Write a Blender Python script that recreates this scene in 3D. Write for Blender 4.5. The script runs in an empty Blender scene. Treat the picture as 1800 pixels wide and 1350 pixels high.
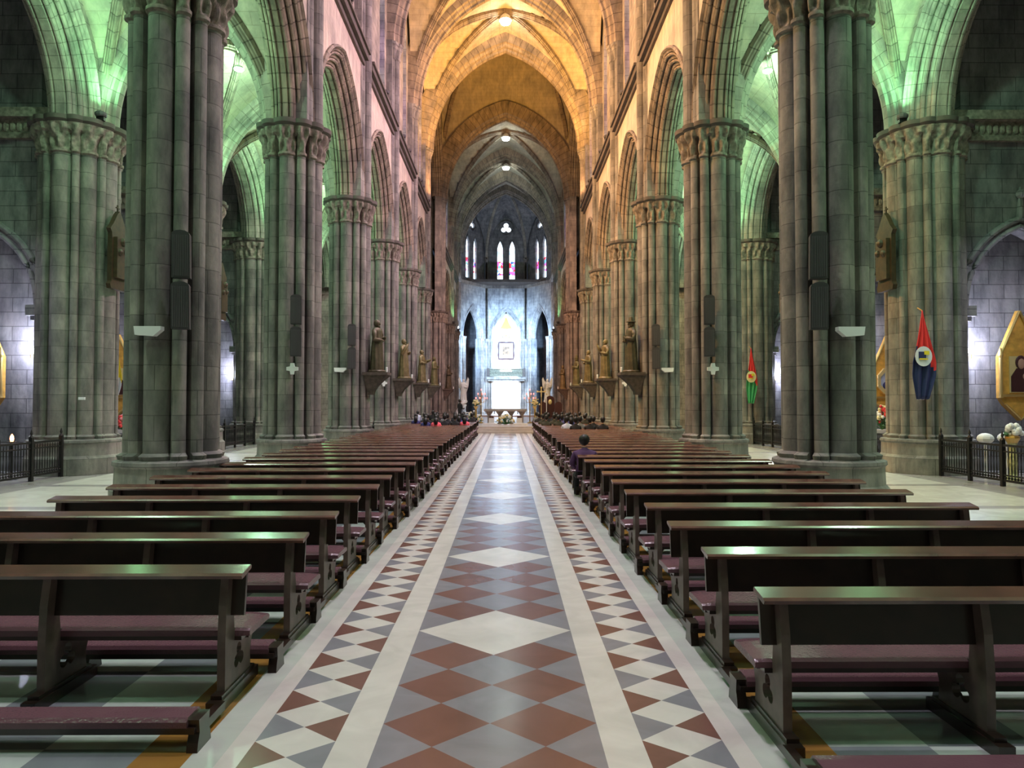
import bpy, math, random
from mathutils import Vector, Matrix
from mathutils.geometry import tessellate_polygon
random.seed(7)
sc = bpy.context.scene
col = sc.collection
PI = math.pi
R = math.radians

# ------------------------------------------------------------------ camera, world, exposure
cam = bpy.data.objects.new('camera', bpy.data.cameras.new('camera'))
col.objects.link(cam)
cam.location = (0.1, 0, 1.9)
cam.rotation_euler = (R(90 + 1.47), 0, R(-0.41))
cam.data.lens = 25
cam.data.sensor_width = 36
cam.data.clip_end = 300
sc.camera = cam
w = bpy.data.worlds.new('world'); sc.world = w; w.use_nodes = True
w.node_tree.nodes['Background'].inputs[0].default_value = (.35, .45, .7, 1)
w.node_tree.nodes['Background'].inputs[1].default_value = .05
vs = sc.view_settings
vs.view_transform = 'Standard'; vs.look = 'None'; vs.gamma = 1; vs.use_curve_mapping = False
vs.exposure = 0.18
try:
    sc.cycles.use_denoising = True
    sc.cycles.max_bounces = 6; sc.cycles.diffuse_bounces = 4; sc.cycles.glossy_bounces = 3
    sc.cycles.sample_clamp_indirect = 6
except Exception: pass

def lamp(kind, loc, power, color, size=.3, aim=None, spot=None, name='lamp_light', blend=.6):
    l = bpy.data.lights.new(name, kind); l.energy = power; l.color = color
    o = bpy.data.objects.new(name, l); col.objects.link(o); o.location = loc
    if kind == 'AREA': l.size = size
    else: l.shadow_soft_size = size
    if spot: l.spot_size = R(spot); l.spot_blend = blend
    if aim is not None:
        d = Vector(aim) - Vector(loc); o.rotation_euler = d.to_track_quat('-Z', 'Y').to_euler()
    return o

YC = [-1.3, 5.6, 12.55, 19.5, 26.5, 33.4, 40.4, 47.3]       # nave columns
YX = [58.9, 68.3, 75.0]                                     # crossing and choir piers
NAVE_MID = [(YC[i] + YC[i+1]) / 2 for i in range(7)]
XC = 5.77
GREEN = (.30, 1, .42); GOLD = (1, .56, .14); PINK = (1, .62, .72); LILAC = (.78, .68, 1); COOL = (.58, .74, 1)
ORANGE = (1, .58, .30)
# lamps hanging under the aisle vaults (a fixture is built for each further down)
AISLE_LAMPS = [(s, y) for s in (-1, 1) for y in [2.1, 9.1, 16.0, 23.0, 29.95, 36.9, 43.85]]
for s, y in AISLE_LAMPS:
    lamp('POINT', (s * 8.65, y, 12.2), 430, (.48, 1, .60), .14)
    lamp('SPOT', (s * 8.65, y, 12.3), 1500, (.88, 1, .88), .2, (s * 8.65, y, 0), 62, blend=.8)
# green floodlights on the pier capitals, washing the aisle vaults
PIER_FLOODS = [(s * 10.72, y - .66, 9.76) for s in (-1, 1) for y in YC[2:-1]]
for p in PIER_FLOODS:
    lamp('SPOT', p, 330, GREEN, .2, (p[0] * .74, p[1] - 1.5, 13.0), 165)
# keystone lamps of the nave and choir
for y in NAVE_MID:
    lamp('SPOT', (0, y, 25.2), 5400, (.98, .85, 1), .3, (0, y, 0), 56, blend=.7)
    lamp('POINT', (0, y, 25.0), 110, (1, .85, .7), .2)
for y in (63.6, 71.7):
    lamp('POINT', (0, y, 25.0), 60, (.85, .95, .85), .2)
    lamp('SPOT', (0, y, 25.2), 700, (.85, 1, .9), .2, (0, y, 0), 80)
# floodlights on the string course: pink ones wash the left wall, orange ones the right wall, sodium ones the vault
STRING_FLOODS = []
def sflood(sx, y, power, color, aim, cone):
    STRING_FLOODS.append((sx * 5.04, y)); lamp('SPOT', (sx * 4.98, y, 15.3), power, color, .12, aim, cone)
for y in (16.0, 22.9, 29.9, 36.9):
    sflood(1, y, 2600, (1, .62, .80), (-5.3, y + 2.5, 12), 130)
    sflood(-1, y, 4600, (1, .49, .17), (5.3, y + 2.5, 13), 130)
for sx in (-1, 1):
    sflood(sx, 41.9, 5200, (1, .49, .06), (-sx * 2.0, 45.0, 26), 110)
    sflood(sx, 34.9, 2400, (1, .50, .12), (-sx * 2.5, 37.5, 26), 110)
    sflood(sx, 46.05, 900, (1, .42, .16), (-sx * .5, 56, 30), 80)
for sx in (-1, 1): sflood(sx, 43.0, 11000, (1, .60, .54) if sx > 0 else (1, .50, .33), (-sx * 5.6, 58.9, 9), 62)  # added floods with no known source, to brighten the crossing piers
# cool white floods on the choir pier capitals aim at the apse, green ones at the choir walls
CHOIR_FLOODS = []
for sx in (-1, 1):
    CHOIR_FLOODS += [(sx * 4.98, 74.45, 9.76), (sx * 4.98, 67.75, 9.76)]
    lamp('SPOT', (sx * 4.9, 74.4, 9.80), 15500, (.42, .66, 1), .15, (-sx * 1.5, 84, 7.0), 90, blend=.9)
    lamp('SPOT', (sx * 4.7, 74.2, 9.80), 900, (.55, .62, 1), .15, (-sx * 1, 84, 23), 80, blend=.9)
    lamp('SPOT', (sx * 4.9, 67.7, 9.80), 330, GREEN, .15, (-sx * 5, 71, 22), 130)
# chapel wall lamps
CHAPEL_LAMPS = [(s * 12.75, 19.25, 3.35) for s in (-1, 1)] + [(s * 12.7, 33.1, 3.2) for s in (-1, 1)] + [(s * 12.75, 26.2, 3.35) for s in (-1, 1)]
for p in CHAPEL_LAMPS:
    lamp('POINT', p, 240, (.72, .76, 1), .07)

CHAPEL_FILLS = [(s * 13.9, y, 8.9) for s in (-1, 1) for y in (16.0, 22.6)]  # added fill lamps, out of view, to brighten the chapel icons
for p in CHAPEL_FILLS:
    lamp('SPOT', p, 620, (.84, .80, 1), .15, (p[0], p[1] + 2.2, 0), 84, blend=.8)

# ------------------------------------------------------------------ materials
def mat(name, color, rough=.6, metal=0, emis=None, estr=0, bump=0, bscale=20, vary=0, vscale=3, coat=0):
    m = bpy.data.materials.new(name); m.use_nodes = True
    nt = m.node_tree; b = nt.nodes['Principled BSDF']
    b.inputs['Base Color'].default_value = (*color, 1)
    b.inputs['Roughness'].default_value = rough; b.inputs['Metallic'].default_value = metal
    if coat: b.inputs['Coat Weight'].default_value = coat; b.inputs['Coat Roughness'].default_value = .12
    if emis: b.inputs['Emission Color'].default_value = (*emis, 1); b.inputs['Emission Strength'].default_value = estr
    tc = nt.nodes.new('ShaderNodeTexCoord')
    if vary:
        n = nt.nodes.new('ShaderNodeTexNoise'); n.inputs['Scale'].default_value = vscale; n.inputs['Detail'].default_value = 5
        nt.links.new(tc.outputs['Object'], n.inputs['Vector'])
        r = nt.nodes.new('ShaderNodeValToRGB')
        r.color_ramp.elements[0].position = .3; r.color_ramp.elements[1].position = .7
        r.color_ramp.elements[0].color = (*[c * (1 - vary) for c in color], 1)
        r.color_ramp.elements[1].color = (*[min(1, c * (1 + vary)) for c in color], 1)
        nt.links.new(n.outputs[0], r.inputs[0]); nt.links.new(r.outputs[0], b.inputs['Base Color'])
    if bump:
        n = nt.nodes.new('ShaderNodeTexNoise'); n.inputs['Scale'].default_value = bscale
        nt.links.new(tc.outputs['Object'], n.inputs['Vector'])
        bp = nt.nodes.new('ShaderNodeBump'); bp.inputs['Strength'].default_value = bump; bp.inputs['Distance'].default_value = .02
        nt.links.new(n.outputs[0], bp.inputs['Height']); nt.links.new(bp.outputs[0], b.inputs['Normal'])
    return m

def stone(name, c1, c2, mortar, bw=.75, bh=.36, ms=.012, vary=.35, rough=.85):
    m = bpy.data.materials.new(name); m.use_nodes = True
    nt = m.node_tree; b = nt.nodes['Principled BSDF']; N = nt.nodes.new; L = nt.links.new
    b.inputs['Roughness'].default_value = rough
    uv = N('ShaderNodeUVMap'); uv.uv_map = 'uv'
    br = N('ShaderNodeTexBrick')
    br.inputs['Color1'].default_value = (*c1, 1); br.inputs['Color2'].default_value = (*c2, 1)
    br.inputs['Mortar'].default_value = (*mortar, 1)
    br.inputs['Scale'].default_value = 1; br.inputs['Mortar Size'].default_value = ms
    br.inputs['Mortar Smooth'].default_value = .3; br.inputs['Bias'].default_value = 0
    br.inputs['Brick Width'].default_value = bw; br.inputs['Row Height'].default_value = bh
    L(uv.outputs[0], br.inputs['Vector'])
    g = N('ShaderNodeNewGeometry')
    n = N('ShaderNodeTexNoise'); n.inputs['Scale'].default_value = .9; n.inputs['Detail'].default_value = 6
    L(g.outputs['Position'], n.inputs['Vector'])
    r = N('ShaderNodeValToRGB'); r.color_ramp.elements[0].position = .32; r.color_ramp.elements[1].position = .66
    r.color_ramp.elements[0].color = (1 - vary, 1 - vary, 1 - vary, 1); r.color_ramp.elements[1].color = (1.1, 1.08, 1.02, 1)
    L(n.outputs[0], r.inputs[0])
    mx = N('ShaderNodeMix'); mx.data_type = 'RGBA'; mx.blend_type = 'MULTIPLY'; mx.inputs[0].default_value = 1
    L(br.outputs['Color'], mx.inputs[6]); L(r.outputs[0], mx.inputs[7])
    mp = N('ShaderNodeMapping'); mp.inputs['Scale'].default_value = (3.2, 3.2, 1.1); L(g.outputs['Position'], mp.inputs[0])
    n3 = N('ShaderNodeTexNoise'); n3.inputs['Scale'].default_value = 1; n3.inputs['Detail'].default_value = 9; n3.inputs['Roughness'].default_value = .65; L(mp.outputs[0], n3.inputs['Vector'])
    r3 = N('ShaderNodeValToRGB'); r3.color_ramp.elements[0].position = .36; r3.color_ramp.elements[1].position = .62
    r3.color_ramp.elements[0].color = (1 - vary*1.25, 1 - vary*1.25, 1 - vary*1.2, 1); r3.color_ramp.elements[1].color = (1.12, 1.1, 1.08, 1); L(n3.outputs[0], r3.inputs[0])
    mx3 = N('ShaderNodeMix'); mx3.data_type = 'RGBA'; mx3.blend_type = 'MULTIPLY'; mx3.inputs[0].default_value = 1
    L(mx.outputs[2], mx3.inputs[6]); L(r3.outputs[0], mx3.inputs[7]); L(mx3.outputs[2], b.inputs['Base Color'])
    n2 = N('ShaderNodeTexNoise'); n2.inputs['Scale'].default_value = 9; n2.inputs['Detail'].default_value = 4
    L(g.outputs['Position'], n2.inputs['Vector'])
    sub = N('ShaderNodeMath'); sub.operation = 'SUBTRACT'; L(n2.outputs[0], sub.inputs[0]); L(br.outputs['Fac'], sub.inputs[1])
    bp = N('ShaderNodeBump'); bp.inputs['Strength'].default_value = .35; bp.inputs['Distance'].default_value = .03
    L(sub.outputs[0], bp.inputs['Height']); L(bp.outputs[0], b.inputs['Normal'])
    return m

M = {}
M['pier'] = stone('pier_stone', (.30, .29, .275), (.20, .195, .19), (.13, .127, .12), .9, .42, .008)
M['wall'] = stone('wall_stone', (.44, .40, .36), (.36, .33, .30), (.20, .18, .16), .9, .36)
M['plaster'] = stone('upper_wall_stone', (.55, .48, .42), (.53, .46, .40), (.45, .39, .34), 1.2, .5, .01, .22)
M['chapel'] = stone('chapel_wall_stone', (.27, .27, .29), (.22, .215, .235), (.10, .10, .11), .85, .40)
M['apse'] = stone('apse_stone', (.50, .50, .50), (.44, .44, .45), (.28, .28, .29), .9, .36)
M['web'] = stone('vault_web_stone', (.50, .45, .38), (.47, .42, .35), (.38, .33, .27), .8, .3, .008, .18)
M['rib'] = stone('rib_stone', (.36, .30, .25), (.30, .25, .21), (.16, .13, .11), 3, .45, .02)
M['carved'] = mat('carved_stone', (.22, .19, .16), .9, bump=.6, bscale=14, vary=.45, vscale=9)
M['bracket'] = mat('bracket_stone', (.085, .066, .055), .85, bump=.5, bscale=12, vary=.35, vscale=8)
M['dark_stone'] = mat('dark_stone', (.10, .085, .075), .8, vary=.2)
M['wood'] = mat('pew_wood', (.022, .010, .007), .36, vary=.45, vscale=6, coat=.35)
M['rail_wood'] = mat('worn_rail_wood', (.11, .045, .03), .25, vary=.35, vscale=5, coat=1)
M['panel_wood'] = mat('end_panel_wood', (.13, .092, .08), .42, vary=.35, vscale=7)  # base colour lifted to carry the light on the aisle-side ends
M['cushion'] = mat('mauve_leather', (.15, .068, .088), .24, bump=.15, bscale=60, vary=.1)
M['iron'] = mat('black_iron', (.015, .014, .014), .45, .3)
M['speaker'] = mat('speaker_grey', (.055, .052, .058), .6)
M['grille'] = mat('speaker_grille', (.11, .105, .115), .5)
M['white'] = mat('white_plastic', (.8, .8, .82), .5)
M['bronze'] = mat('statue_bronze', (.17, .13, .06), .5, .2, vary=.4, vscale=5)
M['bronze_d'] = mat('statue_dark_bronze', (.085, .068, .04), .5, .25, vary=.4, vscale=5)
M['darkwood'] = mat('dark_carved_wood', (.045, .028, .012), .5, vary=.4, vscale=8)
M['goldwood'] = mat('gilded_wood', (.66, .36, .07), .42, .15, vary=.25, vscale=6)
M['gold'] = mat('gold', (.75, .52, .2), .3, .8)
M['palegold'] = mat('pale_gold', (.85, .68, .33), .35, .5)
M['red'] = mat('red_cloth', (.75, .03, .03), .7)
M['navy'] = mat('navy_cloth', (.018, .025, .10), .75)
M['green'] = mat('green_cloth', (.06, .36, .13), .75)
M['yellow'] = mat('yellow_cloth', (.85, .65, .03), .7)
M['whitecloth'] = mat('white_cloth', (.75, .75, .77), .8)
M['marble'] = mat('white_marble', (.78, .77, .76), .35, vary=.06)
M['altar_stone'] = mat('altar_stone', (.42, .36, .34), .4, vary=.2)
M['steps'] = mat('step_marble', (.52, .45, .41), .3, vary=.15)
M['maroon'] = mat('maroon_leather', (.05, .012, .012), .5)
M['balustrade'] = mat('carved_balustrade', (.17, .165, .11), .6, vary=.5, vscale=9)
M['skin'] = mat('skin', (.42, .24, .17), .6)
M['hair'] = mat('black_hair', (.012, .010, .010), .5)
M['leaf'] = mat('leaf_green', (.05, .16, .05), .6)
M['flower_y'] = mat('cream_petals', (.85, .72, .38), .7)
M['flower_w'] = mat('white_petals', (.85, .85, .85), .7)
M['flower_r'] = mat('red_petals', (.7, .05, .05), .7)
M['flower_p'] = mat('pink_petals', (.95, .35, .35), .7)
M['bulb'] = mat('lamp_glow', (1, 1, 1), .5, emis=(.85, 1, .9), estr=40)
M['bulb_warm'] = mat('warm_lamp_glow', (1, 1, 1), .5, emis=(1, .93, .75), estr=60)
M['bulb_cool'] = mat('cool_lamp_glow', (1, 1, 1), .5, emis=(.75, .85, 1), estr=60)
M['flame'] = mat('candle_flame', (1, .5, .2), .5, emis=(1, .35, .1), estr=14)
M['redglow'] = mat('red_candle_glow', (1, .3, .25), .5, emis=(1, .30, .28), estr=1.5)
for nm, c in dict(black=(.012, .012, .014), grey=(.16, .17, .17), pink=(.85, .12, .16), blue=(.04, .045, .16), purple=(.08, .03, .10), olive=(.035, .036, .022), lightblue=(.5, .55, .7)).items():
    M['c_' + nm] = mat(nm + '_clothing', c, .85)

class E:                                    # tiny expression helper for shader maths
    def __init__(s, nt, o): s.nt = nt; s.o = o
    def _m(s, op, *a):
        n = s.nt.nodes.new('ShaderNodeMath'); n.operation = op
        for i, v in enumerate((s,) + a):
            if isinstance(v, E): s.nt.links.new(v.o, n.inputs[i])
            else: n.inputs[i].default_value = v
        return E(s.nt, n.outputs[0])
    def __add__(s, b): return s._m('ADD', b)
    def __sub__(s, b): return s._m('SUBTRACT', b)
    def __mul__(s, b): return s._m('MULTIPLY', b)
    def __truediv__(s, b): return s._m('DIVIDE', b)
    def __lt__(s, b): return s._m('LESS_THAN', b)
    def __gt__(s, b): return s._m('GREATER_THAN', b)
    def abs(s): return s._m('ABSOLUTE')
    def frac(s): return s._m('FRACT')
    def round(s): return s._m('ROUND')

def floor_mat():
    m = bpy.data.materials.new('marble_floor'); m.use_nodes = True
    nt = m.node_tree; b = nt.nodes['Principled BSDF']; N = nt.nodes.new; L = nt.links.new
    g = N('ShaderNodeNewGeometry'); sp = N('ShaderNodeSeparateXYZ'); L(g.outputs['Position'], sp.inputs[0])
    X = E(nt, sp.outputs[0]); Y = E(nt, sp.outputs[1]); ax = X.abs()
    dw = (((Y - 5.97) / 2.85 + .5 + 50).frac() - .5).abs() * 2.85
    white1 = (ax / .63 + dw / .57) < 1
    vb = (((Y - 5.97) / .57 + .5 + 50).frac() - .5).abs()
    brown1 = (((ax - .315).abs() / .315 + vb * 2) < 1) * (dw > .285)
    u = (ax - 1.085).abs() / .225
    q = (Y - 3.155) / .355
    vq = ((q + 100).frac() - .5).abs() * 2
    white2 = (u + vq) < 1
    par = (q.round() + (ax > 1.085) + (X < 0)) / 2 + .25
    brown2 = (par + 100).frac() < .5
    def mix(f, A, B):
        x = N('ShaderNodeMix'); x.data_type = 'RGBA'
        L(f.o, x.inputs[0])
        for k, v in ((6, A), (7, B)):
            if isinstance(v, tuple): x.inputs[k].default_value = (*v, 1)
            else: L(v, x.inputs[k])
        return x.outputs[2]
    cream = (.70, .645, .61); gray = (.26, .25, .285); brown = (.205, .098, .082)
    c = mix(brown1, gray, brown); c = mix(white1, c, cream)
    d = mix(brown2, gray, brown); d = mix(white2, d, cream)
    # ground colours towards the sides
    tx = ((ax - 1.83) / .6); ty = (Y + 100) / 1.13
    t = ((tx._m('FLOOR') + ty._m('FLOOR')) / 2).frac() > .25
    side = mix(t, (.50, .56, .52), (.21, .235, .25))
    far = mix(ax > 10.4, (.62, .60, .54), (.36, .33, .32))
    far = mix(((Y / 3.475 + 100.35).frac() < .10), far, (.33, .31, .30))
    side = mix(ax > 5.0, side, far)
    side = mix(ax < 1.88, side, (.34, .17, .04))
    side = mix(ax < 1.60, side, (.56, .58, .54))
    e = mix(ax < .63, cream, c)
    e2 = mix((ax > .86) * (ax < 1.31), e, d)
    f = mix(ax > 1.43, e2, side)
    n = N('ShaderNodeTexNoise'); n.inputs['Scale'].default_value = 2.5; n.inputs['Detail'].default_value = 8; n.inputs['Distortion'].default_value = 1.2
    L(g.outputs['Position'], n.inputs['Vector'])
    r = N('ShaderNodeValToRGB'); r.color_ramp.elements[0].position = .3; r.color_ramp.elements[1].position = .7
    r.color_ramp.elements[0].color = (.86, .86, .86, 1); r.color_ramp.elements[1].color = (1.06, 1.06, 1.06, 1)
    L(n.outputs[0], r.inputs[0])
    mx = N('ShaderNodeMix'); mx.data_type = 'RGBA'; mx.blend_type = 'MULTIPLY'; mx.inputs[0].default_value = 1
    L(f, mx.inputs[6]); L(r.outputs[0], mx.inputs[7]); L(mx.outputs[2], b.inputs['Base Color'])
    b.inputs['Roughness'].default_value = .2; b.inputs['Specular IOR Level'].default_value = .5
    n2 = N('ShaderNodeTexNoise'); n2.inputs['Scale'].default_value = 1.3; L(g.outputs['Position'], n2.inputs['Vector'])
    mr = N('ShaderNodeMapRange'); mr.inputs[3].default_value = .13; mr.inputs[4].default_value = .28
    L(n2.outputs[0], mr.inputs[0]); L(mr.outputs[0], b.inputs['Roughness'])
    return m
M['floor'] = floor_mat()

def stained(name, strength=6, seed=0, plain=None):
    m = bpy.data.materials.new(name); m.use_nodes = True
    nt = m.node_tree; N = nt.nodes.new; L = nt.links.new
    for n in list(nt.nodes): nt.nodes.remove(n)
    out = N('ShaderNodeOutputMaterial'); em = N('ShaderNodeEmission'); L(em.outputs[0], out.inputs[0])
    tc = N('ShaderNodeTexCoord'); v = N('ShaderNodeTexVoronoi'); v.inputs['Scale'].default_value = 3.2
    mp = N('ShaderNodeMapping'); mp.inputs['Location'].default_value = (seed * 3.1, seed, 0)
    L(tc.outputs['Object'], mp.inputs[0]); L(mp.outputs[0], v.inputs['Vector'])
    r = N('ShaderNodeValToRGB'); cr = r.color_ramp; cr.interpolation = 'CONSTANT'
    sx = N('ShaderNodeSeparateColor'); L(v.outputs['Color'], sx.inputs[0]); L(sx.outputs[0], r.inputs[0])
    cols = plain or [(.03, .08, .25), (.5, .03, .05), (.1, .25, .35), (.7, .75, .8), (.35, .08, .3), (.8, .6, .5)]
    cr.elements[0].color = (*cols[0], 1); cr.elements[0].position = 0
    cr.elements[1].color = (*cols[1], 1); cr.elements[1].position = 1 / len(cols)
    for i in range(2, len(cols)):
        e = cr.elements.new(i / len(cols)); e.color = (*cols[i], 1)
    sp = N('ShaderNodeSeparateXYZ'); L(tc.outputs['Generated'], sp.inputs[0])
    r2 = N('ShaderNodeValToRGB'); c2 = r2.color_ramp; c2.interpolation = 'CONSTANT'
    c2.elements[0].position = 0; c2.elements[0].color = (1, 1, 1, 1)
    c2.elements[1].position = .16; c2.elements[1].color = (0, 0, 0, 1)
    for p, q in ((.5, .75), (.62, .35), (.78, .8)):
        e = c2.elements.new(p); e.color = (q, q, q, 1)
    L(sp.outputs[2], r2.inputs[0])
    mx = N('ShaderNodeMix'); mx.data_type = 'RGBA'; L(r2.outputs[0], mx.inputs[0]); L(r.outputs[0], mx.inputs[6])
    mx.inputs[7].default_value = (.68, .86, 1, 1)
    L(mx.outputs[2], em.inputs[0]); em.inputs[1].default_value = strength
    return m
M['glass1'] = stained('stained_glass', 3.0, 1)
M['glass2'] = stained('blue_stained_glass', 1.3, 2, [(.15, .12, .6), (.3, .2, .7), (.1, .15, .7), (.5, .4, .9)])
M['glass_w'] = mat('white_glass', (1, 1, 1), .4, emis=(.75, .87, 1), estr=4)

# ------------------------------------------------------------------ mesh builder
class MB:
    def __init__(s): s.v = []; s.f = []; s.uv = []; s.mi = []; s.T = None; s.k = 0
    def add(s, pts):
        b = len(s.v)
        for p in pts:
            s.v.append(s.T(*p) if s.T else tuple(p))
        return b
    def face(s, idx, uv=None): s.f.append(tuple(idx)); s.uv.append(uv); s.mi.append(s.k)
    def box(s, c, d, rot=None):
        cx, cy, cz = c; x, y, z = d[0] / 2, d[1] / 2, d[2] / 2
        P = [Vector((i * x, j * y, k * z)) for i in (-1, 1) for j in (-1, 1) for k in (-1, 1)]
        if rot is not None: P = [rot @ p for p in P]
        b = s.add([(p.x + cx, p.y + cy, p.z + cz) for p in P])
        for q in ((0, 1, 3, 2), (4, 6, 7, 5), (0, 4, 5, 1), (2, 3, 7, 6), (0, 2, 6, 4), (1, 5, 7, 3)): s.face([b + i for i in q])
    def grid(s, rows, closed=False, uvf=None):
        b = s.add([p for r in rows for p in r]); n = len(rows[0])
        for i in range(len(rows) - 1):
            for j in range(n if closed else n - 1):
                j2 = (j + 1) % n
                q = [b + i*n + j, b + i*n + j2, b + (i+1)*n + j2, b + (i+1)*n + j]
                s.face(q, [uvf(i, j), uvf(i, j + 1), uvf(i + 1, j + 1), uvf(i + 1, j)] if uvf else None)
        return b
    def loft(s, rings, cap=True, uvlen=False):
        uvf = None
        if uvlen:
            r0 = rings[0]; acc = [0]
            for j in range(len(r0)):
                acc.append(acc[-1] + (Vector(r0[(j+1) % len(r0)]) - Vector(r0[j])).length)
            uvf = lambda i, j: (acc[j], rings[i][0][2])
        n = len(rings[0])
        b = s.grid(rings, True, uvf)
        if cap:
            s.face([b + j for j in reversed(range(n))]); s.face([b + (len(rings)-1)*n + j for j in range(n)])
    def lathe(s, prof, c=(0, 0), n=16, sx=1, sy=1, cap=True):
        s.loft([[(c[0] + r*sx*math.cos(2*PI*j/n), c[1] + r*sy*math.sin(2*PI*j/n), z) for j in range(n)] for r, z in prof], cap)
    def tube(s, pts, r, n=8):
        pts = [Vector(p) for p in pts]; rings = []
        for i, p in enumerate(pts):
            t = (pts[min(i+1, len(pts)-1)] - pts[max(i-1, 0)]).normalized()
            a = Vector((0, 0, 1)) if abs(t.z) < .9 else Vector((1, 0, 0))
            u = t.cross(a).normalized(); v = t.cross(u)
            rr = r[i] if isinstance(r, (list, tuple)) else r
            rings.append([tuple(p + u*rr*math.cos(2*PI*j/n) + v*rr*math.sin(2*PI*j/n)) for j in range(n)])
        s.loft(rings)
    def ball(s, c, r, n=10, sc3=(1, 1, 1)):
        rings = []
        for i in range(n + 1):
            a = -PI/2 + PI*i/n; rr = max(math.cos(a), .01) * r
            rings.append([(c[0] + rr*sc3[0]*math.cos(2*PI*j/n), c[1] + rr*sc3[1]*math.sin(2*PI*j/n), c[2] + r*sc3[2]*math.sin(a)) for j in range(n)])
        s.loft(rings)
    def prism(s, loops, P, d0, d1):
        """loops: list of 2D loops (outer, holes...); P(u, v, d) -> 3D"""
        flat = [p for l in loops for p in l]
        tris = tessellate_polygon([[Vector((p[0], p[1], 0)) for p in l] for l in loops])
        for d in (d0, d1):
            b = s.add([P(p[0], p[1], d) for p in flat])
            for t in tris: s.face([b + i for i in t])
        for l in loops:
            n = len(l); b = s.add([P(*p, d0) for p in l] + [P(*p, d1) for p in l])
            for j in range(n): s.face([b + j, b + (j+1) % n, b + n + (j+1) % n, b + n + j])
    def build(s, name, mats, parent=None, smooth=False, link=True):
        me = bpy.data.meshes.new(name); me.from_pydata([tuple(v) for v in s.v], [], s.f)
        if not isinstance(mats, (list, tuple)): mats = [mats]
        for m in mats: me.materials.append(m)
        ul = me.uv_layers.new(name='uv'); li = 0; V = s.v
        data = []
        for f, uv in zip(s.f, s.uv):
            if uv is None:
                a, b_, c = (Vector(V[f[0]]), Vector(V[f[1]]), Vector(V[f[2]]))
                nr = (b_ - a).cross(c - b_); 
                if nr.length < 1e-12 and len(f) > 3: nr = (c - b_).cross(Vector(V[f[3]]) - c)
                nx, ny, nz = abs(nr.x), abs(nr.y), abs(nr.z)
                if nz > max(nx, ny) * 1.2: uv = [(V[i][0], V[i][1]) for i in f]
                elif nx > ny: uv = [(V[i][1], V[i][2]) for i in f]
                else: uv = [(V[i][0], V[i][2]) for i in f]
            for q in uv: data.extend(q)
        ul.data.foreach_set('uv', data)
        me.polygons.foreach_set('material_index', s.mi)
        if smooth: me.polygons.foreach_set('use_smooth', [True] * len(s.f))
        me.validate(); me.update()
        o = bpy.data.objects.new(name, me)
        if link: col.objects.link(o)
        if parent is not None: o.parent = parent
        return o

def tag(o, label=None, cat=None, group=None, kind=None):
    if label: o['label'] = label
    if cat: o['category'] = cat
    if group: o['group'] = group
    if kind: o['kind'] = kind
    return o
def struct(mb, name, m, smooth=False):
    o = mb.build(name, m, None, smooth); o['kind'] = 'structure'; return o
def empty(name, loc, label, cat, group=None, rz=0):
    o = bpy.data.objects.new(name, None); col.objects.link(o); o.location = loc; o.rotation_euler = (0, 0, rz)
    o.empty_display_size = .2
    return tag(o, label, cat, group)
def copy_tree(o, parent=None):
    c = o.copy(); col.objects.link(c)
    if parent is not None: c.parent = parent
    for ch in list(o.children): copy_tree(ch, c)
    return c
ORD = 'nearest second third fourth fifth sixth seventh eighth ninth tenth eleventh twelfth thirteenth fourteenth fifteenth sixteenth seventeenth eighteenth nineteenth twentieth'.split()
def ordw(i):
    if i < 20: return ORD[i]
    t, u = divmod(i + 1, 10); tens = {2: 'twenty', 3: 'thirty'}[t]
    return ('twentieth' if t == 2 else 'thirtieth') if u == 0 else tens + '-' + ['', 'first', 'second', 'third', 'fourth', 'fifth', 'sixth', 'seventh', 'eighth', 'ninth'][u]

# ------------------------------------------------------------------ geometry of pointed arches
def arch_R(a, rise): return (rise*rise + a*a) / (2*a)
def arch_pts(a, Rr, off=0, n=12):
    c = Rr - a; rr = Rr + off
    amax = math.acos(max(-1, min(1, c / rr)))
    left = [(c - rr*math.cos(amax*i/n), rr*math.sin(amax*i/n)) for i in range(n + 1)]
    return left + [(-s_, h) for s_, h in reversed(left[:-1])]

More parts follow.
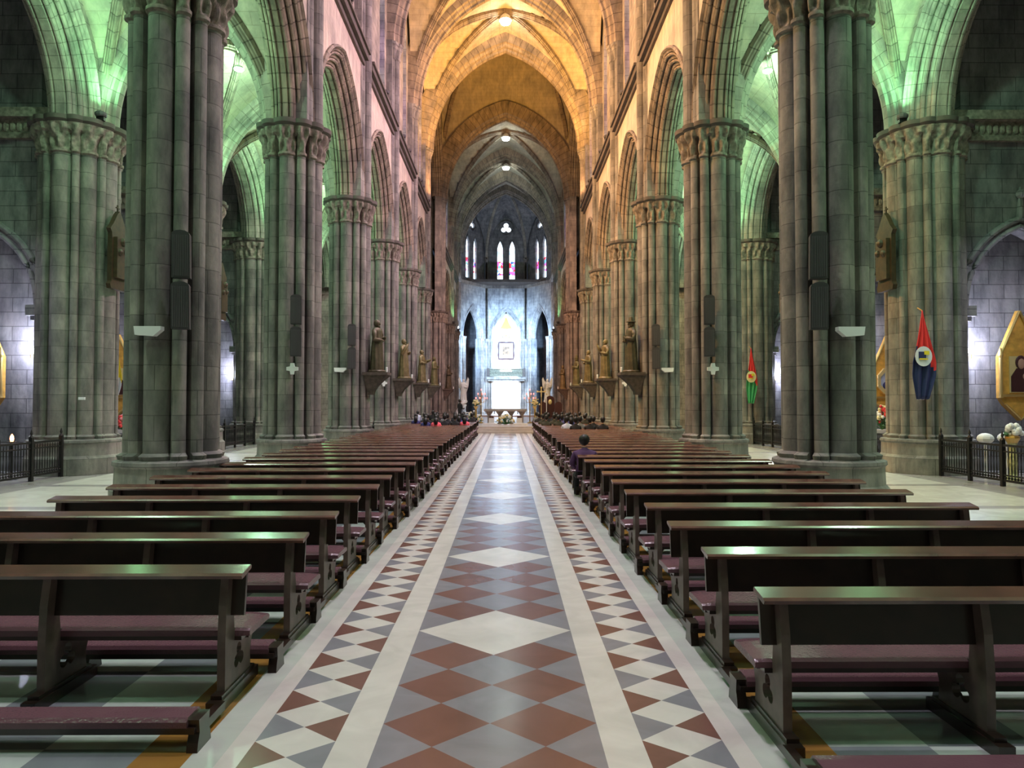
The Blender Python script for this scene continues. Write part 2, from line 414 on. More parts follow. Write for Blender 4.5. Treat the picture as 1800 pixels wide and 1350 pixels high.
def wall_arch(mb, T, B, a, rise, spring, z_base, z_top, prof, thick, back_top=None, n=12):
    """wall bay of width B with an arch; prof = [(offset, depth)...] front -> middle; mirrored to the back"""
    Rr = arch_R(a, rise); full = prof + [(o, thick - d) for o, d in reversed(prof)]
    mb.T = T
    curves = []
    for o, d in full:
        pts = arch_pts(a, Rr, o, n); s0 = pts[0][0]
        low = [(s0, z_base - spring)] if z_base < spring - .01 else []
        pts = low + pts + [(-s, h) for s, h in low]
        curves.append([(s, d, spring + h) for s, h in pts])
    L = [0]
    for p, q in zip(curves[0][:-1], curves[0][1:]): L.append(L[-1] + (Vector(p) - Vector(q)).length)
    W = [0]
    for p, q in zip(full[:-1], full[1:]): W.append(W[-1] + math.hypot(p[0]-q[0], p[1]-q[1]))
    mb.k = 1; mb.grid(curves, False, lambda i, j: (W[i]*.3, L[j])); mb.k = 0
    for cv, d, top in ((curves[0], full[0][1], z_top), (curves[-1], full[-1][1], back_top or z_top)):
        pts = [(cv[0][0], z_base)] + [(p[0], p[2]) for p in cv] + [(cv[-1][0], z_base)]
        rows = [[(-B/2, d, z_base)] + [(p[0], d, p[1]) for p in pts[1:-1]] + [(B/2, d, z_base)],
                [(-B/2, d, top)] + [(p[0], d, top) for p in pts[1:-1]] + [(B/2, d, top)]]
        # edge strips
        mb.grid([[(-B/2, d, z_base), (cv[0][0], d, z_base)], [(-B/2, d, top), (cv[0][0], d, top)]])
        mb.grid([[(cv[-1][0], d, z_base), (B/2, d, z_base)], [(cv[-1][0], d, top), (B/2, d, top)]])
        body = [p for p in cv]
        mb.grid([[tuple(p) for p in body], [(p[0], d, top) for p in body]])
    mb.T = None

def sweep(mb, path, lat, prof):
    """prof: (lateral, depth towards inside). path: list of Vectors. lat: lateral unit vector"""
    lat = Vector(lat).normalized(); path = [Vector(p) for p in path]; rows = []; L = [0]
    for i, p in enumerate(path):
        t = (path[min(i+1, len(path)-1)] - path[max(i-1, 0)]).normalized()
        n = t.cross(lat).normalized()
        if n.dot((path[0] + path[-1])/2 - Vector((0, 0, .5)) - p) < 0: n = -n
        rows.append([tuple(p + lat*l + n*d) for l, d in prof])
        if i: L.append(L[-1] + (path[i] - path[i-1]).length)
    W = [0]
    for p, q in zip(prof[:-1], prof[1:]): W.append(W[-1] + math.hypot(p[0]-q[0], p[1]-q[1]))
    mb.grid(rows, False, lambda i, j: (W[j], L[i]))

def rib_prof(wd, dp):
    return [(-wd/2, -.05), (-wd/2, dp*.35), (-wd*.36, dp*.42), (-wd*.30, dp*.62), (-wd*.16, dp*.72), (-wd*.14, dp*.92), (0, dp), (wd*.14, dp*.92), (wd*.16, dp*.72), (wd*.30, dp*.62), (wd*.36, dp*.42), (wd/2, dp*.35), (wd/2, -.05)]
def order_prof(o, d):                     # moulded orders of an arcade arch: front edge -> intrados centre
    p = [(o + .10, 0), (o + .10, -.07), (o + .03, -.11), (o, -.05)]; n = 3; so, sd = o/n, d/n
    for k in range(n):
        oo, dd = o - k*so, d*k/n
        p += [(oo - .02, dd + .03), (oo - so*.22, dd - .035), (oo - so*.42, dd + .01), (oo - so*.46, dd + .10), (oo - so*.58, dd + .10), (oo - so*.62, dd + .01), (oo - so*.85, dd), (oo - so*.98, dd + .04), (oo - so, dd + sd*.5), (oo - so + .06, dd + sd*.62), (oo - so + .06, dd + sd*.8), (oo - so, dd + sd*.92)]
    return p + [(0, d)]

def pol(shafts, core, n=168):
    out = []
    for i in range(n):
        th = 2*PI*i/n; dx, dy = math.cos(th), math.sin(th); best = core
        for a, d, r in shafts:
            cx, cy = d*math.cos(a), d*math.sin(a); b = dx*cx + dy*cy; q = b*b - (cx*cx + cy*cy) + r*r
            if q > 0: best = max(best, b + math.sqrt(q))
        out.append((th, best))
    return out
def sec(shape, k=1, grow=0, c=(0, 0), z=0, f=None):
    return [(c[0] + (r*k + grow + (f(th, r) if f else 0))*math.cos(th), c[1] + (r*k + grow + (f(th, r) if f else 0))*math.sin(th), z) for th, r in shape]
def smoothr(shape, w_=5):
    n = len(shape); return [(shape[i][0], max(shape[(i+j) % n][1] for j in range(-w_, w_ + 1))) for i in range(n)]
SH_NAVE = [(k*PI/2, .56, .215) for k in range(4)] + [(k*PI/2 + s*R(32.5), .66, .118) for k in range(4) for s in (-1, 1)]
SEC_NAVE = pol(SH_NAVE, .46, 216)
SH_OUT = [(k*PI/2, .72, .27) for k in range(4)] + [(k*PI/2 + s*R(25), .90, .10) for k in range(4) for s in (-1, 1)] + [(k*PI/2 + PI/4, .80, .20) for k in range(4)]
SEC_OUT = pol(SH_OUT, .70, 216)

def column_mesh(shape, name, zc, pl=1.0, k=1.0):
    """three parts: base, shaft, capital"""
    parts = {}
    sm = smoothr(shape, 6); mx = max(r for _, r in shape)
    oct_ = [(th, max(r, mx*.93)) for th, r in smoothr(shape, 9)]
    m = MB()
    m.loft([sec(oct_, k, .20, z=0), sec(oct_, k, .20, z=pl*.42), sec(oct_, k, .13, z=pl*.5), sec(sm, k, .12, z=pl*.80), sec(sm, k, .16, z=pl*.84), sec(sm, k, .15, z=pl*.9), sec(shape, k, .07, z=pl*.93), sec(shape, k, .09, z=pl), sec(shape, k, .0, z=pl*1.05)])
    parts['base'] = (m, M['pier'])
    m = MB(); ca = zc - .85
    m.loft([sec(shape, k, 0, z=pl*1.02), sec(shape, k, 0, z=ca)], uvlen=True)
    parts['shaft'] = (m, M['pier'])
    m = MB(); rings = []
    N_ = 12
    for i in range(N_ + 1):
        t = i / N_; z = ca + (zc - .18 - ca) * t
        leaf = lambda th, r, t=t: .02 + .13*t**1.6 + (.06*math.sin(th*24 + (PI if t > .5 else 0)) * math.sin(PI*min(1, (t % .5)*2))**.8)
        rings.append(sec(shape if t < .75 else smoothr(shape, 3), k, 0, z=z, f=leaf))
    m.loft([sec(shape, k, .0, z=ca - .1), sec(shape, k, .06, z=ca - .07), sec(shape, k, .06, z=ca - .01)] + rings, uvlen=False)
    parts['capital'] = (m, M['carved'])
    m = MB()
    ab = pol([(a, d, q + .10) for a, d, q in (SH_NAVE if shape is SEC_NAVE else SH_OUT)], max(q for _, q in shape) - .1, 216)
    m.loft([sec(ab, k, .05, z=zc - .18), sec(ab, k, .13, z=zc - .12), sec(ab, k, .14, z=zc - .01), sec(ab, k, .10, z=zc)])
    parts['abacus'] = (m, M['dark_stone'])
    return parts
def make_column(shape, zc, pl, label, group, loc, name='stone_column', k=1.0):
    e = empty(name, loc, label, 'column', group)
    for pn, (m, mt) in column_mesh(shape, pn if False else name, zc, pl, k).items(): m.build(pn, mt, e)
    return e

# ------------------------------------------------------------------ floor
HW = 17.0
m = MB(); m.grid([[(-HW, -6, 0), (HW, -6, 0)], [(-HW, 92, 0), (HW, 92, 0)]]); struct(m, 'floor', M['floor'])

# ------------------------------------------------------------------ nave arcade walls
CAPZ, STR, VSP, VAP = 9.4, 14.7, 18.8, 25.7
XF = 5.27                                     # nave face of the arcade wall
def side_T(sx, xf, yc):                       # s along y, d away from the nave
    return lambda s, d, h: (sx * (xf + d), yc + s, h)
def lancet_panel(mb, T, B, z0, z1, a, spring, rise, sill, thick):
    Rr = arch_R(a, rise); ap = arch_pts(a, Rr, 0, 8)
    hole = [(-a, sill)] + [(s, spring + h) for s, h in ap] + [(a, sill)]
    mb.T = T
    mb.prism([[(-B/2, z0), (B/2, z0), (B/2, z1), (-B/2, z1)], hole], lambda u, v, d: (u, d, v), 0, thick)
    mb.T = None
    return hole
bays = [(YC[i], YC[i+1]) for i in range(7)]
choir = [(YX[0], YX[1]), (YX[1], YX[2])]
wi = 1
for sx, sn in ((-1, 'left'), (1, 'right')):
    m = MB(); up = MB()
    for y0, y1 in bays + choir:
        B = y1 - y0; yc = (y0 + y1) / 2; T = side_T(sx, XF, yc)
        wall_arch(m, T, B, B/2 - .80, 3.35 * (B/6.95)**.3, CAPZ, CAPZ, STR, order_prof(.56, .45), 1.0)
        # clerestory with a tall window
        for q in (-1, 1):
            TT = (lambda yc_, q_: (lambda s, d, h: (sx * (XF + .25 + d), yc_ + q_*B/4 + s, h)))(yc, q)
            hole = lancet_panel(up, TT, B/2, STR, 26.4, .62, 21.2, 1.7, 16.0, .6)
            g = MB(); g.T = TT
            g.prism([hole], lambda u, v, d: (u, d, v), .40, .43); g.T = None
            if 12 < y0: struct(g, 'window_%d' % wi, M['glass2']); wi += 1
        # wall-rib over the windows
    struct(m, 'wall_' + sn, [M['plaster'], M['rib']]); struct(up, 'wall_%s_clerestory' % sn, M['wall'])
    # crossing side: tall arch to transept, closed by a plain wall further out
    m = MB(); B = YX[0] - YC[-1]; yc = (YX[0] + YC[-1]) / 2
    wall_arch(m, side_T(sx, XF, yc), B, B/2 - 1.0, 6.6, VSP, VSP, 34.4, order_prof(.6, .5), 1.1)
    struct(m, 'wall_%s_crossing' % sn, [M['wall'], M['rib']])
    m = MB()
    for yw in (YC[-1], YX[0]):
        m.box((sx*11.4, yw, 13.2), (10.6, .5, 26.4))
    m.box((sx*16.7, yc, 13.2), (.6, B, 26.4)); m.box((sx*11.5, yc, 26.6), (12, B, .4))
    struct(m, 'wall_%s_transept' % sn, M['wall'])
    # string course
    m = MB()
    for y0, y1 in bays + choir:
        for z, dx, h in ((STR - .30, .10, .18), (STR - .12, .24, .22), (STR + .1, .32, .10)):
            m.box((sx*(XF - dx/2 + .05), (y0+y1)/2, z + h/2), (dx + .1, y1 - y0 - .7, h))
    struct(m, 'trim_%s_string_course' % sn, M['dark_stone'])
    # bundled wall shafts rising from the pier capitals to the vault capitals
    for i, y in enumerate(YC + YX):
        m = MB(); pil = MB()
        big = y in (YC[-1], YX[0])
        for dy, dx, r in ((0, .10, .18), (-.30, -.04, .13), (.30, -.04, .13)) + (((-.52, -.12, .12), (.52, -.12, .12), (-.75, -.2, .14), (.75, -.2, .14)) if big else ((-.5, -.13, .09), (.5, -.13, .09))):
            m.lathe([(r, CAPZ - .1), (r, VSP - .7)], (sx*(XF - dx), y + dy), 14)
        pil.box((sx*(XF + .25), y, (CAPZ + VSP)/2), (.55, 1.3 if not big else 2.0, VSP - CAPZ))
        struct(pil, 'wall_%s_pilaster' % sn, M['pier']); o = m.build('vault_shaft', M['pier'])
        side = 'left' if sx < 0 else 'right'
        tag(o, 'bundle of slim stone shafts on the %s nave wall above the %s column' % (side, ordw(i)) if i < 8 else 'bundle of slim stone shafts high on the %s choir wall, %s from the crossing' % (side, ['first', 'second', 'third'][i-8]), 'wall shafts', 'wall shafts carrying the vault')
        c = MB()
        for dy, dx, r in ((0, .10, .18), (-.30, -.04, .14), (.30, -.04, .14)):
            c.lathe([(r + .03, VSP - .78), (r + .03, VSP - .72), (r, VSP - .7), (r + .05, VSP - .45), (r + .14, VSP - .2), (r + .1, VSP - .16), (r + .17, VSP - .12), (r + .17, VSP)], (sx*(XF - dx), y + dy), 8)
        c.build('capital', M['pier'], o)
        # diagonal seats of the ribs
# ------------------------------------------------------------------ vaults
def groin(mb, xc, hx, yc, hy, spring, apex, n=14):
    rise = apex - spring; R1 = arch_R(hx, rise); R2 = arch_R(hy, rise)
    hs = [rise * math.sin(PI/2*i/n) for i in range(n + 1)]
    X = [max(0, math.sqrt(max(0, R1*R1 - h*h)) - (R1 - hx)) for h in hs]
    Y = [max(0, math.sqrt(max(0, R2*R2 - h*h)) - (R2 - hy)) for h in hs]
    xs = [-x for x in X] + list(reversed(X[:-1])); ys = [-y for y in Y] + list(reversed(Y[:-1]))
    hh = hs + list(reversed(hs[:-1]))
    rows = [[(xc + xs[i], yc + ys[j], spring + max(hh[i], hh[j])) for j in range(len(ys))] for i in range(len(xs))]
    mb.grid(rows, False, lambda i, j: (ys[j], hh[i]*1.2) if hh[min(i, 2*n)] >= hh[min(j, 2*n)] else (xs[i], hh[j]*1.2))
    d1 = [Vector((xc + xs[i], yc + ys[i], spring + hh[i] - .02)) for i in range(len(xs))]
    d2 = [Vector((xc + xs[i], yc - ys[i], spring + hh[i] - .02)) for i in range(len(xs))]
    return d1, d2
def fix_sweep(mb, path, prof):
    ch = path[-1] - path[0]; lat = Vector((-ch.y, ch.x, 0)); sweep(mb, path, lat, prof)

m = MB(); ribs = MB(); gt = MB()
for y0, y1 in bays + [(YC[-1], YX[0])] + choir + [(75.0, 80.0)]:
    d1, d2 = groin(m, 0, XF + .12, (y0+y1)/2, (y1-y0)/2, VSP + (2 if y1 == YX[0] else 0), 34 if y1 == YX[0] else VAP + .75)
    for d in (d1, d2): fix_sweep(ribs, d, rib_prof(.34, .30))
struct(m, 'ceiling', M['web'], False); struct(ribs, 'trim_1_diagonal_ribs', M['rib'])
m = MB()
for y in YC + YX + [80.0]:
    big = y in (YC[-1], YX[0])
    wd = 1.5 if big else .95
    Rr = arch_R(XF - .1, VAP - VSP)
    path = [(s, y, VSP + h) for s, h in arch_pts(XF + .15, arch_R(XF + .15, VAP + .35 - VSP), 0, 20)]
    fix_sweep(m, [Vector(p) for p in path], [(-wd/2, -.8)] + rib_prof(wd, .62) + [(wd/2, -.8)])
struct(m, 'trim_2_transverse_arches', M['rib'])
m = MB()                                          # walls over the two crossing arches
for y, d0 in ((YX[0] - .45, 0), (YC[-1] + .05, 0)):
    ap = [(s, VSP + h) for s, h in arch_pts(XF + .15, arch_R(XF + .15, VAP + .35 - VSP), 0, 20)]
    m.prism([[(-6.0, VSP)] + ap + [(6.0, VSP), (6.0, 34.2), (-6.0, 34.2)]], lambda u, v, d: (u, y + d, v), 0, .4)
struct(m, 'wall_crossing_arches', M['web'])
# nave end wall behind the camera and roof above
m = MB(); m.box((0, -6.2, 13.5), (2*HW, .4, 27)); struct(m, 'wall_back', M['wall'])
m = MB(); m.box((0, 44, 34.6), (2*HW + 1, 101, .3)); struct(m, 'ceiling_roof', M['dark_stone'])

# ------------------------------------------------------------------ aisles and chapels
XO = 10.95
APX = 13.5
for sx, sn in ((-1, 'left'), (1, 'right')):
    m = MB(); ribs = MB(); tr = MB(); ow = MB()
    xc = sx * 8.65; hx = 2.38
    ab = bays + [(68.3, 75.0)]
    for y0, y1 in bays:
        d1, d2 = groin(m, xc, hx, (y0+y1)/2, (y1-y0)/2, CAPZ, APX)
        for d in (d1, d2): fix_sweep(ribs, d, rib_prof(.26, .24))
        B = y1 - y0
        wall_arch(ow, side_T(sx, XO, (y0+y1)/2), B, B/2 - 1.05, 3.2, CAPZ, CAPZ, 14.5, order_prof(.6, .5), 1.2)
    for y in YC:
        path = [Vector((xc + s, y, CAPZ + h)) for s, h in arch_pts(hx, arch_R(hx, APX - .1 - CAPZ), 0, 14)]
        fix_sweep(tr, path, [(-.42, -.6)] + rib_prof(.84, .42) + [(.42, -.6)])
    struct(m, 'ceiling_%s_aisle' % sn, M['web']); struct(ribs, 'trim_%s_aisle_ribs' % sn, M['rib'])
    struct(tr, 'trim_%s_aisle_arches' % sn, M['wall']); struct(ow, 'wall_%s_aisle' % sn, [M['wall'], M['wall']])
    # chapels: cross walls with a niche, outer wall, ceiling
    for i, y in enumerate(YC[1:]):
        cw = MB()
        nx, na, nsp, nr, nb = 14.05, 1.45, 4.5, 2.1, .0
        ap = arch_pts(na, arch_R(na, nr), 0, 10)
        hole = [(nx - na, .02)] + [(nx + s, nsp + h) for s, h in ap] + [(nx + na, .02)]
        P = lambda u, v, d: (sx*u, y + d, v)
        cw.prism([[(12.5, 0), (HW, 0), (HW, 14.6), (12.5, 14.6)], hole], P, -.35, 0.05)
        cw.prism([[(12.5, 0), (HW, 0), (HW, 14.6), (12.5, 14.6)]], P, .25, .45)
        cw.T = lambda s, d, h: (sx*(nx + s), y - .35 + d, h)
        for o_, r_ in ((.07, .07), (.27, .09)):
            pts = arch_pts(na, arch_R(na, nr), o_, 12)
            cw.tube([(s, -.03, nsp + h) for s, h in pts], r_, 8)
        cw.tube([(0, -.03, nsp + nr + .3), (0, -.06, nsp + nr + .75), (0, -.06, nsp + nr + 1.15)], [.1, .07, .03], 8)
        cw.ball((0, -.08, nsp + nr + .95), .13, 8)
        for q in (-1, 1): cw.box((q*(na + .2), -.08, nsp - .15), (.6, .3, .28)); cw.box((q*(na + .2), -.03, nsp - .34), (.45, .2, .14)); cw.lathe([(.09, 0), (.09, nsp - .4)], (q*(na + .13), -.04), 8)
        cw.T = None
        struct(cw, 'wall_%s_chapel' % sn, M['chapel'])
        f = MB()
        f.prism([[(11.95, 9.0), (HW, 9.0), (HW, 9.12), (11.95, 9.12)]], P, -.48, -.3)
        f.prism([[(11.95, 9.12), (HW, 9.12), (HW, 9.55), (11.95, 9.55)]], P, -.40, -.3)
        f.prism([[(11.95, 9.55), (HW, 9.55), (HW, 9.8), (11.95, 9.8)]], P, -.58, -.3)
        for k in range(24): f.ball((sx*(12.7 + k*.18), y - .41, 9.33), .085, 6, (1, .5, 1.6))
        struct(f, 'trim_%s_chapel_frieze' % sn, M['carved'])
    m = MB(); m.box((sx*(HW), 21.0, 7.3), (.4, 54, 14.6)); struct(m, 'wall_%s_outer' % sn, M['chapel'])
    m = MB(); m.box((sx*14.3, 21.0, 14.6), (5.4, 54, .3)); struct(m, 'ceiling_%s_chapels' % sn, M['chapel'])

# ------------------------------------------------------------------ columns
for sx, sn in ((-1, 'left'), (1, 'right')):
    proto = None
    for i, y in enumerate(YC):
        vis = i - 2
        lab = ('clustered grey stone column at the %s of the pews, %s one from the camera' % (sn, ordw(vis))) if vis >= 0 else 'clustered stone column beside the %s aisle, %s the camera' % (sn, ['behind', 'level with'][i])
        if proto is None:
            proto = make_column(SEC_NAVE, CAPZ, 1.0, lab, 'clustered columns along the nave', (sx*XC, y, 0)); c = proto
        else:
            c = copy_tree(proto); c.location = (sx*XC, y, 0); c['label'] = lab
    for i, y in enumerate(YX):
        c = copy_tree(proto); c.location = (sx*XC, y, 0)
        c['label'] = 'clustered stone pier on the %s side of the choir, %s from the pews' % (sn, ['first', 'second', 'third'][i]); c['group'] = 'piers of the choir'
    proto = None
    for i, y in enumerate(YC[1:-1]):
        vis = i - 1
        lab = ('broad stone pier between chapels on the %s aisle, %s one from the camera' % (sn, ordw(vis))) if vis >= 0 else 'broad stone pier of the %s side aisle, level with the camera' % sn
        if proto is None:
            proto = make_column(SEC_OUT, CAPZ, 1.0, lab, 'broad piers between the chapels', (sx*11.65, y, 0), 'chapel_pier'); c = proto
        else:
            c = copy_tree(proto); c.location = (sx*11.65, y, 0); c['label'] = lab

# ------------------------------------------------------------------ apse
AP = [(-5.3, 75.0), (-5.3, 80.0), (-2.35, 84.3), (2.35, 84.3), (5.3, 80.0), (5.3, 75.0)]
KEY = Vector((0, 80.0, 26.3))
def face_T(p, q):
    p, q = Vector((*p, 0)), Vector((*q, 0)); u = (q - p).normalized(); n = Vector((-u.y, u.x, 0)); c = (p + q)/2
    return (lambda s, d, h: tuple(c + u*s + n*d + Vector((0, 0, h)))), (q - p).length
aps = MB(); upw = MB(); web = MB(); rb = MB(); sh = MB(); tr = MB(); back = MB()
def trefoil(c, r, n=36):
    sh_ = [(PI/2 + k*2*PI/3, r*.55, r*.48) for k in range(3)]
    return [(c[0] + rr*math.cos(th), c[1] + rr*math.sin(th)) for th, rr in pol(sh_, r*.2, n)]
gl = []
for k in range(5):
    T, B = face_T(AP[k], AP[k+1])
    mid = k == 2
    a = 1.65 if mid else (1.5 if k in (1, 3) else 1.3)
    wall_arch(aps, T, B, a, 3.3, CAPZ, .0 if False else CAPZ, 15.5, order_prof(.42, .4), .9)
    # jamb piers below
    for q in (-1, 1):
        wdt = B/2 - a - .12
        aps.T = T; aps.box((q*(B/2 - wdt/2), .45, CAPZ/2), (wdt, .86, CAPZ)); 
        for e_ in () or (.0, .25, .5): aps.lathe([(.1, 0), (.1, CAPZ - .3), (.2, CAPZ - .05), (.22, CAPZ)], (q*(B/2 - wdt + e_), -.02), 8) if False else None
        aps.T = None
        sh.T = T
        for xx, rr in ((a + .10, .11), (a + .36, .10), (B/2 - .02, .13)):
            sh.lathe([(rr*1.5, 0), (rr*1.5, .8), (rr, .9), (rr, CAPZ - .6), (rr*1.2, CAPZ - .58), (rr, CAPZ - .5), (rr*1.9, CAPZ - .12), (rr*2, CAPZ)], (q*xx, -.06), 8)
        sh.T = None
    tr.T = T; tr.box((0, -.12, 15.5), (B, .35, .16)); tr.box((0, -.05, 15.68), (B, .55, .2)); tr.T = None
    # upper wall with lancets and trefoil
    hs = []
    for q in (-1, 1):
        la = .33; ap = arch_pts(la, arch_R(la, 1.15), 0, 6); cx = q*.72
        hs.append([(cx - la, 16.3)] + [(cx + s, 20.0 + h) for s, h in ap] + [(cx + la, 16.3)])
    hs.append(trefoil((0, 22.7), .62))
    if k in (0, 4): hs = []
    upw.T = T; upw.prism([[(-B/2, 15.5), (B/2, 15.5), (B/2, 27), (-B/2, 27)]] + hs, lambda u, v, d: (u, d, v), .25, .7); 
    upw.tube([(.85*math.cos(t_*PI/12), .2, 22.7 + .85*math.sin(t_*PI/12)) for t_ in range(25)], .09, 6) if hs else None
    if hs:
        for q in (-1, 1):
            upw.tube([(q*.72 + s, .22, 20.0 + h) for s, h in arch_pts(.43, arch_R(.43, 1.3), 0, 8)], .06, 6)
    upw.T = None
    for j, h_ in enumerate(hs):
        g = MB(); g.T = T; g.prism([h_], lambda u, v, d: (u, d, v), .5, .53); g.T = None
        gl.append((g, j == 2))
    # side shafts up
    # vault web of this cell
    if k in (0, 4): continue
    n_ = 14; rise = 5.2; sp = 19.0; Rr = arch_R(B/2, rise); wa = arch_pts(B/2, Rr, 0, n_)
    wapt = [Vector(T(s, .1, sp + h)) for s, h in wa]; apex = wapt[n_]
    def ribp(c):
        pts = []; c = Vector((*c, sp)); D = Vector((KEY.x - c.x, KEY.y - c.y, 0)); dl = D.length; H = KEY.z - sp
        r_ = arch_R(dl, H); 
        am = math.acos((r_ - dl)/r_)
        for i in range(2*n_ + 1):
            t = am*i/(2*n_); pts.append(c + D.normalized()*(dl - (r_*math.cos(t) - (r_ - dl))) + Vector((0, 0, r_*math.sin(t))))
        return pts
    A_, B_ = ribp(AP[k]), ribp(AP[k+1])
    ridge = [apex.lerp(KEY, i/n_) for i in range(1, n_ + 1)]
    left = wapt[:n_ + 1] + ridge; right = list(reversed(wapt[n_:])) + ridge
    web.grid([[tuple(p) for p in left], [tuple(left[i].lerp(A_[i], .5)) for i in range(len(left))], [tuple(p) for p in A_]])
    web.grid([[tuple(p) for p in right], [tuple(right[i].lerp(B_[i], .5)) for i in range(len(left))], [tuple(p) for p in B_]])
    for rp in ([A_, B_] if mid else [A_ if k == 1 else B_]): fix_sweep(rb, rp, rib_prof(.30, .3))
    for c in (AP[k], AP[k+1]): sh.lathe([(.17, CAPZ), (.17, sp - .5), (.3, sp - .1), (.3, sp)], (c[0]*.985, c[1] - .1), 10)
struct(aps, 'wall_apse', [M['apse'], M['apse']]); struct(upw, 'wall_apse_upper', M['chapel']); struct(web, 'ceiling_apse', M['chapel'])
struct(rb, 'trim_apse_ribs', M['wall']); struct(sh, 'trim_apse_shafts', M['wall']); struct(tr, 'trim_apse_cornice', M['wall'])
for i, (g, round_) in enumerate(gl):
    struct(g, 'window_%d' % (wi), M['glass_w'] if round_ else M['glass1']); wi += 1
for k in range(5):                               # ambulatory wall far behind the arches
    OUTP = [(-10.5, 75.0), (-10.5, 82.0), (-4.6, 90.0), (4.6, 90.0), (10.5, 82.0), (10.5, 75.0)]
    T, B = face_T(OUTP[k], OUTP[k+1]); back.T = T; back.box((0, .2, 8), (B + .3, .4, 16)); back.T = None
back.box((-8.5, 74.9, 8), (5.5, .3, 16)); back.box((8.5, 74.9, 8), (5.5, .3, 16))
struct(back, 'wall_ambulatory', M['chapel'])
m = MB(); m.box((0, 86, 15.9), (22, 9, .3)); 
for s in (-1, 1): m.box((s*8.2, 78.5, 15.9), (5, 8, .3))
struct(m, 'ceiling_ambulatory', M['dark_stone'])

# high altar shrine in the central arch: gallery slab, white backing wall
sr = MB()
sr.box((0, 85.9, 7.0), (3.3, .3, 14.0)); 
for s in (-1, 1): sr.box((s*1.6, 85.2, 7), (.25, 1.4, 14))
struct(sr, 'wall_shrine', M['marble'])
g = empty('gallery', (0, 84.0, 4.9), 'pale stone gallery with carved balustrade across the central apse arch', 'gallery')
m = MB(); m.box((0, -.05, -.15), (4.6, .6, .3)); m.box((0, .7, -.15), (2.6, 1.2, .3)); m.box((0, -.1, -.4), (4.4, .3, .2)); m.build('slab', M['wall'], g)
m = MB(); m.box((0, -.1, .92), (4.4, .2, .1)); m.box((0, -.1, .1), (4.4, .2, .1))
for k in range(15):
    x = -1.9 + k*.2714
    m.tube([(x + .1*math.cos(t*PI/5), -.1, .5 + .1*math.sin(t*PI/5)) for t in range(11)], .028, 5)
    m.box((x + .135, -.1, .5), (.04, .12, .75))
m.box((0, -.06, .5), (4.3, .05, .78)); m.build('balustrade', M['balustrade'], g)
for s in (-1, 1):
    m = MB(); m.box((s*2.12, -.1, .5), (.34, .3, 1.0)); m.build('post', M['bracket'], g)
lamp('AREA', (0, 84.6, 4.4), 900, (.8, .9, 1), 1.6, (0, 85.5, 1.5))
lamp('AREA', (0, 84.35, 5.3), 200, (.85, .92, 1), 1.4, (0, 85.8, 8.5))
t_ = empty('tabernacle', (0, 85.2, 0), 'white marble tabernacle altar in the bright recess under the gallery', 'tabernacle')
m = MB(); m.box((0, 0, .8), (2.6, .7, 1.6)); m.box((0, -.02, 1.63), (2.9, .8, .1)); m.build('altar_block', M['marble'], t_)
m = MB(); m.lathe([(.28, 1.68), (.28, 2.2), (.33, 2.25), (.05, 2.7)], (0, 0), 8); m.build('canopy', M['marble'], t_)
m = MB(); m.ball((0, -.35, 2.0), .13, 8, (1, .5, 1.2)); m.build('red_heart', M['flower_p'], t_)
p_ = empty('framed_painting', (0, 85.6, 8.1), 'framed painting with a dark red scalloped frame, high in the central apse arch', 'painting')
def framed(parent, wd, ht, fw, fm, pm, y=-.06):
    m = MB(); n = 32
    def wavy(w_, h_, amp):
        pts = []
        for sidx in range(4):
            for i in range(n // 4):
                t = i/(n//4); b = amp*math.sin(PI*2*t*1.0)**2
                pts.append([(-w_ + 2*w_*t, -h_ - b), (w_ + b, -h_ + 2*h_*t), (w_ - 2*w_*t, h_ + b), (-w_ - b, h_ - 2*h_*t)][sidx])
        return pts
    m.prism([wavy(wd, ht, .06), [(-wd+fw, -ht+fw), (wd-fw, -ht+fw), (wd-fw, ht-fw), (-wd+fw, ht-fw)]], lambda u, v, d: (u, d, v), -.12, .02)
    m.build('frame', fm, parent)
    m = MB(); m.box((0, y, 0), (2*(wd-fw), .04, 2*(ht-fw))); m.build('mount', M['marble'], parent)
    m = MB(); m.box((0, y - .05, 0), (wd*.9, .06, ht*.95)); o = m.build('picture', pm, parent); return o
M['picture'] = mat('painted_canvas', (.25, .15, .08), .5, vary=.8, vscale=4)
framed(p_, .95, 1.05, .14, M['maroon'], M['picture'])
c_ = empty('gilded_ornament', (0, 85.55, 10.0), 'gilt pyramid shaped ornament above the framed painting in the apse', 'ornament')
m = MB(); m.loft([[(s*x, -.2 if yk else .1, z) for s, yk in ((-1, 0), (-1, 1), (1, 1), (1, 0))] for x, z in ((.7, .75), (.45, 1.2), (.25, 1.6), (.04, 2.1))]); m.build('pyramid', M['goldwood'], c_)
m = MB(); m.lathe([(.05, -.5), (.3, -.3), (.35, -.2), (.1, 0), (.06, .75)], (0, -.1), 10); m.build('stem', M['palegold'], c_)
m = MB(); m.tube([(-.6, -.1, -.1), (-.45, -.1, -.35), (0, -.1, -.25), (.45, -.1, -.35), (.6, -.1, -.1)], .05, 6); m.build('scroll', M['palegold'], c_)

